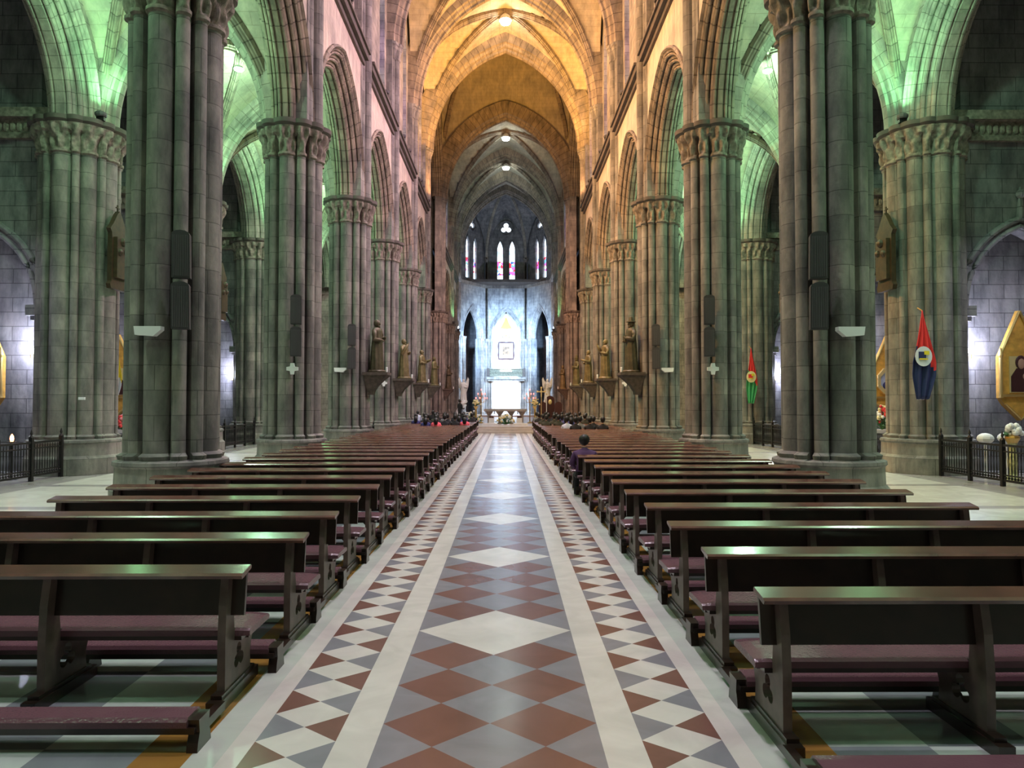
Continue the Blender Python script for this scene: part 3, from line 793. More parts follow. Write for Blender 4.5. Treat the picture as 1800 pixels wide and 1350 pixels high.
# ------------------------------------------------------------------ altar platform and steps
m = MB()
for i, (y, z) in enumerate(((43.3, .13), (43.75, .26), (44.2, .39))): m.box((0, (y + 80)/2, z - .065), (10.0 - i*.2, 80 - y, .13))
m.box((0, 78.5, .45), (9, 9, .12)); 
struct(m, 'trim_3_altar_steps', M['steps'])
PZ = .39
a_ = empty('altar_table', (0, 50, PZ), 'pale stone altar table on flared legs at the top of the steps', 'altar')
m = MB(); m.box((0, 0, .96), (3.0, 1.0, .16)); m.build('table_top', M['altar_stone'], a_)
for x in (-1.15, -.4, .4, 1.15):
    m = MB(); m.lathe([(.16, 0), (.16, .06), (.11, .1), (.11, .6), (.3, .88)], (x, 0), 8, sy=1.3); m.build('leg', M['altar_stone'], a_)
def bouquet(loc, w_, h_, cols, label, cat='flowers', n=46, pot=None, name='flower_arrangement'):
    e = empty(name, loc, label, cat); rnd = random.Random(int(abs(loc[0]*100) + loc[1]))
    m = MB()
    for k in range(n):
        a, r = rnd.random()*2*PI, rnd.random()**.5; z = rnd.random()
        p = (w_*r*math.cos(a)*(1 - .6*z), w_*.6*r*math.sin(a)*(1 - .6*z), h_*(.15 + .8*z*(1 - .3*r)))
        m.tube([(0, 0, 0), (p[0]*.6, p[1]*.6, p[2]*.5), p], .012, 4); m.ball(p, .05, 4, (1.3, 1, .6))
    m.build('foliage', M['leaf'], e)
    for ci, c in enumerate(cols):
        m = MB()
        for k in range(n // len(cols)):
            a, r = rnd.random()*2*PI, rnd.random()**.5; z = rnd.random()
            m.ball((w_*r*math.cos(a)*(1 - .6*z), w_*.6*r*math.sin(a)*(1 - .6*z) - .05, h_*(.25 + .8*z*(1 - .3*r))), .07*(.7 + .5*rnd.random()), 6)
        m.build('blooms', M[c], e)
    if pot:
        m = MB(); m.lathe([(.14, -pot), (.16, -pot + .03), (.05, -pot + .1), (.06, -.2), (.17, 0)], (0, 0), 10); m.build('stand', M['gold'], e)
    return e
bouquet((-.0, 48.9, PZ), .75, .75, ['flower_y', 'flower_w'], 'large cream flower arrangement on the floor in front of the altar table')
bouquet((-2.15, 48.6, PZ), .7, 1.0, ['flower_y', 'flower_w'], 'cream flower arrangement standing left of the altar table')
bouquet((-1.95, 47.2, PZ + 1.25), .33, .45, ['flower_y'], 'gold urn of yellow flowers on a tall stand left of the altar', n=20, pot=1.25)
bouquet((1.95, 47.2, PZ + 1.25), .33, .45, ['flower_y'], 'gold urn of yellow flowers on a tall stand right of the altar', n=20, pot=1.25)
for s, sn in ((-1, 'left'), (1, 'right')):
    e = empty('candelabrum', (s*1.75, 51.2, PZ), 'tall candelabrum with rings of red lights %s of the altar table' % sn, 'candelabrum')
    m = MB(); m.lathe([(.22, 0), (.2, .06), (.04, .12), (.03, 2.3)], (0, 0), 8); m.build('stem', M['gold'], e)
    for lv, rr, n in ((1.75, .42, 7), (2.05, .28, 5), (2.35, .0, 1)):
        m = MB()
        for k in range(n):
            a = 2*PI*k/n; p = (rr*math.cos(a), rr*math.sin(a), lv)
            m.tube([(0, 0, lv - .25), (p[0]*.6, p[1]*.6, lv - .25), p], .015, 4)
        m.build('arm', M['gold'], e)
        for k in range(n):
            a = 2*PI*k/n; m = MB(); m.lathe([(.025, lv), (.045, lv + .03), (.045, lv + .09), (.015, lv + .13)], (rr*math.cos(a), rr*math.sin(a)), 6); m.build('red_light', M['redglow'], e)
for s, sn in ((-1, 'left'), (1, 'right')):
    e = empty('altar_stool', (s*.95, 48.6, PZ), 'small white draped stool with red seat in front of the altar, %s of the flowers' % sn, 'stool')
    m = MB(); m.box((0, 0, .22), (.36, .34, .44)); m.build('drape', M['whitecloth'], e)
    m = MB(); m.box((0, 0, .5), (.3, .3, .12)); m.build('red_seat', M['maroon'], e)
    o = MB(); o.box((0, 0, .07), (.95, .9, .14)); o = o.build('altar_footstool', M['marble']); o.location = (s*1.0, 46.6, PZ); tag(o, 'low white marble block on the top step, %s of centre' % sn, 'step block')
# side table, lectern table
for s, lab in ((-1, 'long low table with a white cloth left of the altar beside the standing reader'), (1, 'small white covered table right of the altar table')):
    e = empty('side_table', (s*2.6 - (.3 if s < 0 else 0), 49.6, PZ), lab, 'table')
    m = MB(); m.box((0, 0, .78), (1.1 if s < 0 else .9, .6, .06)); m.build('table_top', M['whitecloth'], e)
    for x in (-.35, .35):
        for y in (-.22, .22): m = MB(); m.box((x, y, .375), (.05, .05, .75)); m.build('leg', M['whitecloth'], e)

# thrones
for x, h, yy, lab in ((2.5, 1.55, 47.6, 'dark maroon armchair with rounded back, left of the crested throne'), (3.02, 1.95, 47.9, 'tall dark maroon throne with a gold crest on its rounded back'), (3.56, 1.55, 47.6, 'dark maroon armchair with rounded back, right of the crested throne')):
    e = empty('throne', (x, yy, PZ), lab, 'chair', 'maroon clergy chairs right of the altar')
    wd = .25 if h < 1.9 else .30
    pts = [(-wd, .1), (wd, .1), (wd, h - wd)] + [(wd*math.cos(t*PI/10), h - wd + wd*math.sin(t*PI/10)) for t in range(1, 10)] + [(-wd, h - wd)]
    m = MB(); m.prism([pts], lambda u, v, d: (u, d, v), .22, .30); m.build('backrest', M['maroon'], e)
    m = MB(); m.box((0, -.05, .45), (2*wd, .5, .12)); m.build('seat', M['maroon'], e)
    for s in (-1, 1):
        m = MB(); m.box((s*wd, -.03, .68), (.07, .5, .06)); m.box((s*wd, -.26, .34), (.06, .06, .68)); m.build('armrest', M['goldwood'], e)
        for y in (-.26, .2): m = MB(); m.box((s*(wd - .05), y, .2), (.06, .06, .4)); m.build('leg', M['goldwood'], e)
    if h > 1.9: m = MB(); m.ball((0, .2, h - .42), .13, 8, (1, .4, 1.3)); m.build('gold_crest', M['palegold'], e)
# processional cross, staff
for x, h, lab, cr in ((2.34, 1.95, 'gilt processional cross on a tall pole right of the altar', 1), (2.68, 2.0, 'slim white banner pole beside the processional cross', 0), (1.98, 1.55, 'small floor standing crucifix nearest the altar on its right', 2)):
    e = empty('processional_cross' if cr else 'banner_pole', (x, 46.3, PZ), lab, 'cross' if cr else 'pole')
    m = MB(); m.lathe([(.12, 0), (.1, .04), (.022, .08), (.02, h)], (0, 0), 8); m.build('pole', M['palegold'] if cr else M['white'], e)
    if cr:
        q = 1 if cr == 1 else .6
        m = MB(); m.box((0, 0, h + .2*q), (.07*q, .04, .6*q)); m.box((0, 0, h + .25*q), (.5*q, .04, .07*q))
        for dx, dz in ((-.25, .25), (.25, .25), (0, .5), (0, .25)): m.ball((dx*q, 0, h + dz*q), .07*q, 6, (1, .5, 1))
        m.build('cross_head', M['palegold'], e)
    else:
        m = MB(); m.ball((0, 0, h + .04), .05, 6); m.build('finial', M['gold'], e)

# ------------------------------------------------------------------ figures
def robe_rings(h, seed, lean=0, wide=1.0, n=36):
    rnd = random.Random(seed); ph = rnd.random()*6
    prof = [(0, .27, .22), (.04, .28, .23), (.2, .25, .21), (.4, .235, .2), (.55, .22, .185), (.66, .20, .16), (.74, .22, .16), (.80, .245, .155), (.845, .225, .14), (.87, .12, .1), (.885, .065, .065)]
    rings = []
    for t, a, b in prof:
        fold = .035*(1 - min(1, t*1.05))
        rings.append([(wide*(a + fold*math.sin(9*th + ph + 3*t))*math.cos(th) + lean*t, wide*(b + fold*math.sin(9*th + ph + 3*t))*math.sin(th), t*h) for th in [2*PI*j/n for j in range(n)]])
    return rings
def saint(loc, rz, h, label, seed, arm=0, mt='bronze', hat=False, group='saint statues on the column brackets'):
    e = empty('saint_statue', loc, label, 'statue', group, rz)
    m = MB(); k = h/1.9
    m.loft([[(x*k, y*k, z) for x, y, z in r] for r in robe_rings(h*.98, seed)])
    hd = h*.93
    m.ball((0, -.01, hd), .105*k, 12, (.85, 1, 1.25)); m.ball((0, -.115*k, hd - .01), .022*k, 6, (1, 1.2, 1.6))
    m.ball((0, .02, hd + .02), .118*k, 12, (.9, 1, 1.15)); m.ball((0, -.07*k, hd - .1*k), .06*k, 8, (1, .8, 1.3))
    for s in (-1, 1):
        sh_ = Vector((s*.21*k, 0, h*.80)); el = Vector((s*.28*k, -.05*k, h*.62))
        hand = Vector((s*.08*k, -.27*k, h*(.66 if s > 0 else .60)))
        if arm == 1 and s > 0: hand = Vector((.12*k, -.5*k, h*.70))
        if arm == 2 and s < 0: hand = Vector((-.2*k, -.32*k, h*.86))
        m.tube([sh_, el.lerp(sh_, .5), el, el.lerp(hand, .55), hand], [.085*k, .09*k, .09*k, .08*k, .05*k], 10)
        d = (hand - el).normalized(); m.ball(tuple(hand), .042*k, 6)
        for f in range(4): m.tube([hand + Vector((.018*(f-1.5), 0, 0))*k, hand + Vector((.02*(f-1.5), 0, 0))*k + d*.09*k], .011*k, 5)
        m.tube([hand, hand + Vector((-s*.05*k, 0, .03*k)) + d*.02*k], .012*k, 5)
    m.build('figure', M[mt], e, True)
    m = MB(); m.lathe([(.34*k, 0), (.34*k, .05), (.30*k, .09)], (0, 0), 12); m.build('plinth', M[mt], e)
    if hat:
        m = MB(); m.lathe([(.17*k, hd + .06), (.17*k, hd + .09), (.09*k, hd + .11), (.07*k, hd + .25), (.02, hd + .28)], (0, 0), 12); m.build('headdress', M[mt], e)
    if seed % 3 == 0:
        m = MB(); m.box((-.0, -.26*k, h*.64), (.16*k, .06*k, .22*k)); m.build('book', M[mt], e)
    return e
def bracket(x, y, sx, lab):
    m = MB(); rings = []
    for z, w0, w1, d in ((0, .46, .46, .46), (-.10, .46, .46, .46), (-.14, .42, .40, .40), (-.3, .40, .22, .36), (-.5, .36, .02, .30), (-.7, .33, -.10, .26), (-.82, .32, -.12, .22)):
        rings.append([(sx*(-w1) , -d, z), (sx*w0, -d, z), (sx*w0, d, z), (sx*(-w1), d, z)])
    m.loft(rings)
    o = m.build('statue_bracket', M['bracket']); o.location = (x, y, 3.0); tag(o, lab, 'bracket', 'stone brackets under the statues')
for sx, sn in ((-1, 'left'), (1, 'right')):
    spec = [(26.5, 'bronze_d', 0, sx > 0, 1.95), (33.4, 'bronze', 2, False, 1.85), (40.4, 'bronze', 1, False, 1.85), (47.3, 'bronze', 0, sx > 0, 1.9), (58.9, 'bronze_d' if sx < 0 else 'bronze', 0, False, 1.95)]
    for i, (y, mt, arm, hat, h) in enumerate(spec):
        xs_ = sx*4.72
        which = ['nearest', 'second', 'third', 'fourth', 'farthest'][i]
        look = ['tall dark robed saint statue', 'bronze saint statue with a raised hand', 'bronze saint statue with an outstretched arm', 'slim bronze saint statue with joined hands', 'robed saint statue beside the altar'][i]
        bracket(xs_, y - .1, sx, '%s dark stone bracket on the %s row of columns, carrying a saint statue' % (which, sn))
        saint((xs_, y - .1, 3.0), (PI/2 if sx < 0 else -PI/2) + sx*(.35), h, '%s%s, %s bracket, %s columns' % (look, ' in tall headdress' if hat else '', which, sn), i + (5 if sx > 0 else 0) + 1, arm, mt, hat)
        m = MB(); m.lathe([(.035, -.09), (.04, -.02), (.04, .09), (.025, .1)], (0, 0), 8); o = m.build('bracket_light', M['white']); o.location = (sx*4.3, y - .45, 3.09)
        tag(o, 'small white spotlight on the edge of the %s bracket on the %s' % (which, sn), 'spotlight', 'spotlights on the brackets')
# white angels beside the altar
for s, sn in ((-1, 'left'), (1, 'right')):
    e = saint((s*2.98, 50.5, 1.55 + PZ), 0 if s < 0 else 0, 1.6, 'white winged angel statue on a curved pedestal %s of the altar' % sn, 20 + s, 2, 'marble', group='white angels beside the altar')
    for q in (-1, 1):
        m = MB(); m.prism([[(q*.05, 1.1), (q*.3, 1.75), (q*.38, 1.6), (q*.34, 1.1), (q*.18, .6)]], lambda u, v, d: (u, d, v), .12, .17); m.build('wing', M['marble'], e)
    m = MB(); m.loft([[(s*(ox) + wx*math.cos(t*PI/6), .3*math.sin(t*PI/6), z) for t in range(12)] for z, ox, wx in ((-1.55, .5, .34), (-1.2, .5, .25), (-.8, .42, .2), (-.4, .2, .2), (-.1, .02, .24), (0, 0, .3))])
    m.build('pedestal', M['marble'], e, True)

# people
def head_parts(e, p, hair, sz=1.0, long=False):
    x, y, z = p
    m = MB(); m.ball((x, y, z), .098*sz, 12, (.82, .95, 1.2)); m.ball((x, y + .098*sz, z - .015), .018, 6, (1, 1.2, 1.5))
    for s in (-1, 1): m.ball((x + s*.082, y, z - .01), .022, 6, (.5, 1, 1.4))
    m.build('head', M['skin'], e, True)
    m = MB(); m.ball((x, y - .022, z + .022), .108*sz, 12, (.9, .95, 1.15))
    if long: m.tube([(x, y - .08, z), (x, y - .10, z - .15), (x, y - .1, z - .3)], [.09, .1, .07], 8)
    m.build('hair', M[hair], e, True)
def skin_body(verts, edges, radii, reg, mats, parent, name='body'):
    me = bpy.data.meshes.new('sk'); me.from_pydata(verts, edges, []); o = bpy.data.objects.new('sk', me); col.objects.link(o)
    sk = o.modifiers.new('s', 'SKIN'); sk.use_smooth_shade = True
    for i, r in enumerate(radii): me.skin_vertices[0].data[i].radius = r
    me.skin_vertices[0].data[0].use_root = True
    ss = o.modifiers.new('u', 'SUBSURF'); ss.levels = 1
    dg = bpy.context.evaluated_depsgraph_get(); dg.update()
    nm = bpy.data.meshes.new_from_object(o.evaluated_get(dg)); nm.name = name
    bpy.data.objects.remove(o); V = [Vector(v) for v in verts]
    nm.materials.clear()
    for m in mats: nm.materials.append(M[m])
    for p in nm.polygons:
        c = p.center; j = min(range(len(V)), key=lambda i: (V[i] - c).length - (radii[i][0] if isinstance(radii[i], tuple) else radii[i])); p.material_index = reg[j]; p.use_smooth = True
    b = bpy.data.objects.new(name, nm); col.objects.link(b); b.parent = parent
    return b
def mk_sitter(top, lean=.0):
    e = bpy.data.objects.new('person', None); col.objects.link(e)
    L_ = lean
    V = [(0, 0, .50), (0, .03 + L_*.3, .72), (0, .05 + L_*.8, .93), (0, .07 + L_, 1.06), (0, .08 + L_, 1.12)]
    Ed = [(0, 1), (1, 2), (2, 3), (3, 4)]; rd = [(.16, .13), (.15, .12), (.17, .11), (.06, .06), (.05, .05)]; rg = [1, 0, 0, 2, 2]
    for s in (-1, 1):
        b = len(V)
        V += [(s*.17, .05 + L_*.8, .97), (s*.23, .08 + L_*.5, .74), (s*.16, .30 + L_*.3, .64), (s*.13, .38 + L_*.3, .62)]
        Ed += [(2, b), (b, b+1), (b+1, b+2), (b+2, b+3)]; rd += [(.065, .065), (.052, .052), (.04, .04), (.03, .03)]; rg += [0, 0, 0, 2]
        b = len(V)
        V += [(s*.10, .08, .50), (s*.13, .42, .50), (s*.13, .44, .10), (s*.13, .56, .04)]
        Ed += [(0, b), (b, b+1), (b+1, b+2), (b+2, b+3)]; rd += [(.095, .095), (.07, .07), (.045, .045), (.04, .035)]; rg += [1, 1, 1, 1]
    skin_body(V, Ed, rd, rg, [top, 'c_black', 'skin'], e)
    head_parts(e, (0, .09 + L_*1.15, 1.24), 'hair', long=top in ('c_pink', 'c_blue'))
    return e
def mk_stander(top, low, h=1.65):
    e = bpy.data.objects.new('person', None); col.objects.link(e); k = h/1.7
    V = [(0, 0, .92), (0, 0, 1.15), (0, 0, 1.38), (0, 0, 1.48), (0, .01, 1.53)]
    Ed = [(0, 1), (1, 2), (2, 3), (3, 4)]; rd = [(.15, .11), (.14, .11), (.17, .10), (.06, .06), (.05, .05)]; rg = [1, 0, 0, 2, 2]
    for s in (-1, 1):
        b = len(V); V += [(s*.18, 0, 1.40), (s*.24, .02, 1.13), (s*.16, .22, 1.14), (s*.12, .3, 1.17)]
        Ed += [(2, b), (b, b+1), (b+1, b+2), (b+2, b+3)]; rd += [(.065, .065), (.05, .05), (.04, .04), (.03, .03)]; rg += [0, 0, 0, 2]
        b = len(V); V += [(s*.09, 0, .86), (s*.10, 0, .48), (s*.10, -.02, .08), (s*.11, .12, .035)]
        Ed += [(0, b), (b, b+1), (b+1, b+2), (b+2, b+3)]; rd += [(.09, .09), (.062, .062), (.045, .045), (.04, .035)]; rg += [1, 1, 1, 1]
    V = [tuple(c*k for c in v) for v in V]
    skin_body(V, Ed, rd, rg, [top, low, 'skin'], e)
    head_parts(e, (0, .02, 1.63*k), 'hair')
    return e

# ------------------------------------------------------------------ pews
PX0, PX1 = 1.55, 4.92
def panel_outline():
    return [(0, .06), (.0, .40), (.015, .62), (.05, .80), (.10, .81), (.13, .62), (.15, .44), (.46, .40), (.50, .37), (.47, .30), (.43, .20), (.44, .10), (.47, .06)]
def make_pew(sx):
    e = bpy.data.objects.new('church_pew', None); col.objects.link(e)
    X = lambda x: sx*x
    panels = (1.66, 2.78, 3.86, 4.84)
    for i, x in enumerate(panels):
        m = MB(); c = trefoil((.23, .24), .085, 30); stem = [(p[0], p[1]) for p in c]
        m.prism([panel_outline(), stem], lambda u, v, d: (X(x + d), u, v), -.025, .025)
        p = m.build('end_panel', M['panel_wood'], e)
        m = MB(); m.box((X(x), .21, .035), (.09, .66, .07)); m.box((X(x), .21, .08), (.07, .56, .03)); m.build('foot', M['wood'], p)
        m = MB(); m.prism([[(0, .37), (.14, .37), (.02, .24), (0, .24)]], lambda u, v, d: (X(x + (u if i < 3 else -u)), .30 + d, v), -.02, .02); m.build('brace', M['wood'], p)
    cx = X((PX0 + PX1)/2); ln = PX1 - PX0
    m = MB(); rot = Matrix.Rotation(R(-8), 3, 'X'); m.box((cx, .115, .685), (ln, .028, .29), rot); m.build('backrest', M['wood'], e)
    m = MB(); prf = [(-.015, .795), (-.02, .815), (.0, .828), (.14, .852), (.152, .842), (.15, .825), (.0, .795)]
    m.prism([prf], lambda u, v, d: (cx + d, u, v), -ln/2 - .02, ln/2 + .02); m.build('top_rail', M['rail_wood'], e)
    m = MB(); m.box((cx, .33, .375), (ln - .08, .36, .025)); m.box((cx, .33, .35), (ln - .1, .05, .04)); m.build('seat_board', M['wood'], e)
    m = MB(); prf = [(.15, .388), (.15, .425), (.17, .44), (.46, .445), (.53, .435), (.555, .415), (.55, .388)]
    N_ = 10; rings = []
    for t in (0, .02, .05, .95, .98, 1):
        k = {0: .82, 1: .82, .02: .95, .98: .95}.get(t, 1)
        rings.append([(cx + (t - .5)*(ln + .02), .35 + (u - .35)*(1 - (1-k)*.3), .388 + (v - .388)*k) for u, v in prf])
    m.loft(rings); m.build('seat_cushion', M['cushion'], e, False)
    m = MB(); m.box((cx, -.50, .115), (ln - .04, .17, .035)); kn = m.build('kneeler', M['wood'], e)
    m = MB(); prf = [(-.59, .133), (-.59, .165), (-.57, .185), (-.43, .185), (-.41, .165), (-.41, .133)]
    m.prism([prf], lambda u, v, d: (cx + d, u, v), -(ln - .12)/2, (ln - .12)/2); m.build('kneeler_cushion', M['cushion'], kn)
    for x in (1.58, 2.9, 3.75, 4.89):
        m = MB(); m.prism([[(-.59, 0), (-.41, 0), (-.42, .05), (-.44, .10), (-.43, .17 if x in (1.58, 4.89) else .1), (-.57, .17 if x in (1.58, 4.89) else .1), (-.56, .1), (-.58, .05)]], lambda u, v, d: (X(x + d), u, v), -.03, .03)
        m.build('kneeler_bracket', M['wood'], kn)
    for x in (1.62, 4.86): m = MB(); m.box((X(x), -.26, .05), (.05, .34, .05)); m.build('kneeler_arm', M['wood'], kn)
    return e
PITCH = 1.13
for sx, sn, yst in ((-1, 'left', 4.50), (1, 'right', 3.92)):
    proto = make_pew(sx); n = int((42.3 - yst)/PITCH)
    for i in range(n):
        p = proto if i == 0 else copy_tree(proto)
        rnd = random.Random(i*3 + sx)
        p.location = (rnd.uniform(-.035, .035), yst + i*PITCH + (rnd.uniform(-.012, .012) if i else 0), 0)
        w_ = 'nearest' if i == 0 else ordw(i) + ' nearest'
        tag(p, 'dark wooden pew with mauve cushion in the %s block, %s the camera' % (sn, w_ + ' to' if i == 0 else ordw(i) + ' row from'), 'pew', 'pews of the %s block' % sn)

# people in the pews near the altar
protos = {}
def sit(x, y, top, label, lean=.0, rz=0, group=None):
    key = (top, lean)
    if key not in protos: protos[key] = e = mk_sitter(top, lean)
    else: e = copy_tree(protos[key])
    e.location = (x, y, -.04); e.rotation_euler = (0, 0, rz); tag(e, label, 'person', group); return e
def prow(sx, k): return (4.50 if sx < 0 else 3.92) + k*PITCH + .22
sit(1.68, prow(1, 9), 'c_purple', 'person in a purple jacket seated alone near the aisle in the right pews', .16)
protos[('c_purple', .16)].scale = (1.15, .92, .93)
rnd = random.Random(3)
cl = ['c_black', 'c_black', 'c_grey', 'c_black', 'c_blue', 'c_olive']
cname = {'c_black': 'black', 'c_grey': 'grey', 'c_blue': 'dark blue', 'c_olive': 'olive', 'c_pink': 'pink', 'c_lightblue': 'pale', 'c_purple': 'purple'}
crowd = {-1: [(24, 3.05, 4.0), (25, 1.8, 3.0), (27, 2.2, 4.6), (30, 1.8, 4.4), (33, 1.8, 4.4)], 1: [(21, 2.7, 3.95), (22, 2.5, 3.8), (25, 1.8, 3.2), (27, 1.8, 4.2), (30, 1.8, 4.4), (33, 1.8, 4.4)]}
for sx, sn in ((-1, 'left'), (1, 'right')):
    for ri, (row, xa, xb) in enumerate(crowd[sx]):
        q = 0; x = xa + rnd.random()*.1
        rn = ['rearmost', 'second', 'third', 'fourth', 'fifth', 'sixth'][ri]
        while x < xb:
            t = cl[rnd.randrange(6)]
            if sx < 0 and (row, q) in ((24, 0), (25, 0)): t = 'c_pink'
            if sx > 0 and (row, q) == (22, 0): t = 'c_lightblue'
            if sx > 0 and row == 21: t = 'c_black'
            sit(sx*x, prow(sx, row), t, '%s-clothed worshipper, %s from the aisle in the %s occupied %s pew' % (cname[t].replace(' ', '-'), ordw(q), rn, sn), 0, 0, 'worshippers seated near the altar on the %s' % sn)
            q += 1; x += .44 + rnd.random()*.16
e = mk_stander('c_black', 'c_black'); e.location = (-2.95, 46.2, PZ); e.rotation_euler = (0, 0, -.9); tag(e, 'person in dark clothes standing with a paper left of the altar', 'person')
m = MB(); m.box((0, 0, 0), (.26, .02, .34), Matrix.Rotation(R(-30), 3, 'X')); o = m.build('paper_sheet', M['whitecloth']); o.location = (-2.67, 46.40, PZ + 1.2); o.rotation_euler = (0, 0, -.9); tag(o, 'white paper held by the standing reader left of the altar', 'paper')
for x, y in ((-4.7, 38.35), (-4.0, 39.45)):
    e = mk_stander('c_black' if x > -4.3 else 'c_lightblue', 'c_black', 1.62); e.location = (x, y, 0); e.scale = (.86, .86, .86); tag(e, 'dark haired person standing %s' % ('beside the left columns in a pale top' if x < -4.3 else 'among the left front pews in black'), 'person')

# ------------------------------------------------------------------ things fixed to the columns
def speaker(sx, x, y, z, lab, dist_rot):
    e = empty('column_speaker', (x, y, z), lab, 'loudspeaker', 'slim loudspeakers on the columns', dist_rot)
    for k in range(2):
        o_ = [(-.14, 0), (.14, 0), (.14, .70)] + ([(.14*math.cos(t*PI/6), .70 + .07*math.sin(t*PI/6)) for t in range(1, 6)]) + [(-.14, .70)]
        rot = Matrix.Rotation(R(6), 3, 'X'); z0 = .84*k
        P = lambda u, v, d: tuple(Vector((u, 0, v + z0)) + Vector((0, d + .06*(1-v)*0 - .10*v*(1 if True else 0), 0)))
        m = MB(); m.prism([o_], P, -.12, .04); c = m.build('cabinet', M['speaker'], e)
        m = MB()
        for i in range(9): 
            uu = -.115 + i*.027; m.prism([[(uu, .03), (uu + .014, .03), (uu + .014, .69), (uu, .69)]], P, -.128, -.119)
        m.build('grille', M['grille'], c)
        m = MB(); m.box((0, .12, .35 + z0), (.08, .2, .08)); m.build('mount', M['iron'], c)
rows = {2: ('nearest',), 3: ('second',), 4: ('third',)}
for sx, sn in ((-1, 'left'), (1, 'right')):
    for i in (2, 3, 4, 6):
        y = YC[i]; th = math.atan2(-(YC[i]), -sx*XC)           # towards the camera
        off = {2: .50, 3: .34, 4: .27, 6: .2}[i]
        px, py = sx*(XC - off), y - .93 + off*.25
        speaker(sx, px, py, 3.1, 'pair of slim dark column loudspeakers on the %s column from the camera, %s side' % (ordw(i - 2), sn), sx*R(-14))
    for i in (2, 4):
        y = YC[i]
        m = MB(); m.prism([[(-.2, .14), (.24, .14), (.22, .0), (-.08, -.02), (-.2, .08)]], lambda u, v, d: (-sx*u*(-1), d, v), -.08, .05)
        m.box((0, .1, .06), (.1, .2, .06))
        o = m.build('emergency_light', M['white']); o.location = (sx*(XC + (-.03 if i == 2 else .1)), y - .88, 3.0)
        tag(o, 'white box light fixed to the %s column on the %s' % (ordw(i - 2), sn), 'light box', 'white light boxes on the columns')
    for i in (3, 5):
        m = MB(); m.prism([[(-.045, -.15), (.045, -.15), (.06, -.06), (.15, -.045), (.15, .045), (.06, .06), (.045, .15), (-.045, .15), (-.06, .06), (-.15, .045), (-.15, -.045), (-.06, -.06)]], lambda u, v, d: (u, d, v), -.03, .03)
        o = m.build('consecration_cross', M['whitecloth']); o.location = (sx*(XC - .23), YC[i] - .78, 2.78)
        tag(o, 'small white cross on the face of the %s column on the %s' % (ordw(i - 2), sn), 'cross', 'white crosses on the columns')
# stations of the cross on the chapel piers, plaques, flags
for sx, sn in ((-1, 'left'), (1, 'right')):
    for i in (3, 4, 5):
        e = empty('station_carving', (sx*10.52, YC[i] - .15, 4.95), 'dark carved wooden station panel on the %s pier of the %s aisle, seen edge-on' % (ordw(i - 2), sn), 'wood carving', 'carved stations on the aisle piers')
        m = MB(); m.prism([[(-.38, 0), (.38, 0), (.42, .12), (.36, .2), (.36, 1.5), (.44, 1.6), (.3, 1.75), (.1, 2.05), (0, 2.15), (-.1, 2.05), (-.3, 1.75), (-.44, 1.6), (-.36, 1.5), (-.36, .2), (-.42, .12)]], lambda u, v, d: (d, u, v), -.06, .06); m.build('back_board', M['darkwood'], e)
        m = MB(); m.box((-sx*.1, 0, .85), (.12, .55, 1.1)); m.ball((-sx*.15, 0, 1.3), .12, 8); m.ball((-sx*.15, .15, 1.05), .1, 8); m.ball((-sx*.15, -.15, 1.0), .1, 8); m.build('relief', M['darkwood'], e)
        m = MB(); m.tube([(0, 0, 2.1), (0, 0, 2.32)], .025, 6); m.tube([(0, -.08, 2.24), (0, .08, 2.24)], .02, 6); m.build('cross', M['darkwood'], e)
    for i in (3,):
        m = MB(); m.box((0, 0, 0), (.16, .05, .07)); o = m.build('wall_plaque', M['white']); o.location = (sx*10.95, YC[i] - .93, 2.0); tag(o, 'small white plaque on the nearest chapel pier on the %s' % sn, 'plaque')
def flag(x, y, ztop, h, wd, name, label, top, bot, pole=True, crest=None, curve=.08):
    e = empty(name, (x, y, ztop), label, 'flag')
    n, mrow = 16, 22
    def prof(t): return wd*(min(1, t*1.7) if t < .75 else 1 - (t - .75)*1.9)
    m = MB(); rows = []
    for i in range(mrow + 1):
        t = i/mrow; w_ = max(prof(t), .012)
        rows.append([((j/n - .5)*w_*(1 + 0*t) + .03*math.sin(t*4), -curve - .05*math.sin(j/n*18 + t*3)*min(1, t*2), -t*h - (.06*abs(math.sin(j/n*9))*t)) for j in range(n + 1)])
    m.grid(rows); 
    # diagonal colour change inside the cloth
    for k, f in enumerate(m.f):
        i, j = divmod(k, n); m.mi[k] = 0 if (i/mrow) < .38 + .28*(j/n) else 1
    cl_ = m.build('cloth', [M[top], M[bot]], e, True); sm_ = cl_.modifiers.new('thick', 'SOLIDIFY'); sm_.thickness = .012
    if crest:
        m = MB(); n_ = 20
        m.prism([[(.22*math.cos(t*2*PI/n_), .26*math.sin(t*2*PI/n_)) for t in range(n_)]], lambda u, v, d: (u - .02, d - curve - .07, v - h*.53), -.012, .0); q = m.build('crest', M[crest], e)
        m = MB(); m.box((-.06, -curve - .09, -h*.53 + .03), (.19, .01, .18)); m.build('crest_shield', M['navy' if crest != 'flower_y' else 'red'], e)
        m = MB(); m.box((.05, -curve - .10, -h*.53 + .09), (.13, .01, .10)); m.box((-.03, -curve - .10, -h*.53 - .07), (.22, .01, .035)); m.build('crest_emblem', M['yellow'], e)
    m = MB(); m.tube([(0, .12, .1), (0, -curve, 0)] if pole else [(0, .1, -ztop), (0, .1, .15)], .018, 6); m.build('pole', M['gold'], e)
    return e
flag(10.9, 18.45, 4.28, 2.25, .62, 'hanging_flag', 'red and navy flag with a white crest hanging on the nearest right chapel pier', 'red', 'navy', crest='whitecloth')
flag(11.2, 32.3, 4.35, 2.45, .5, 'hanging_flag', 'red and green flag with a yellow crest on a farther right chapel pier', 'red', 'green', crest='flower_y')
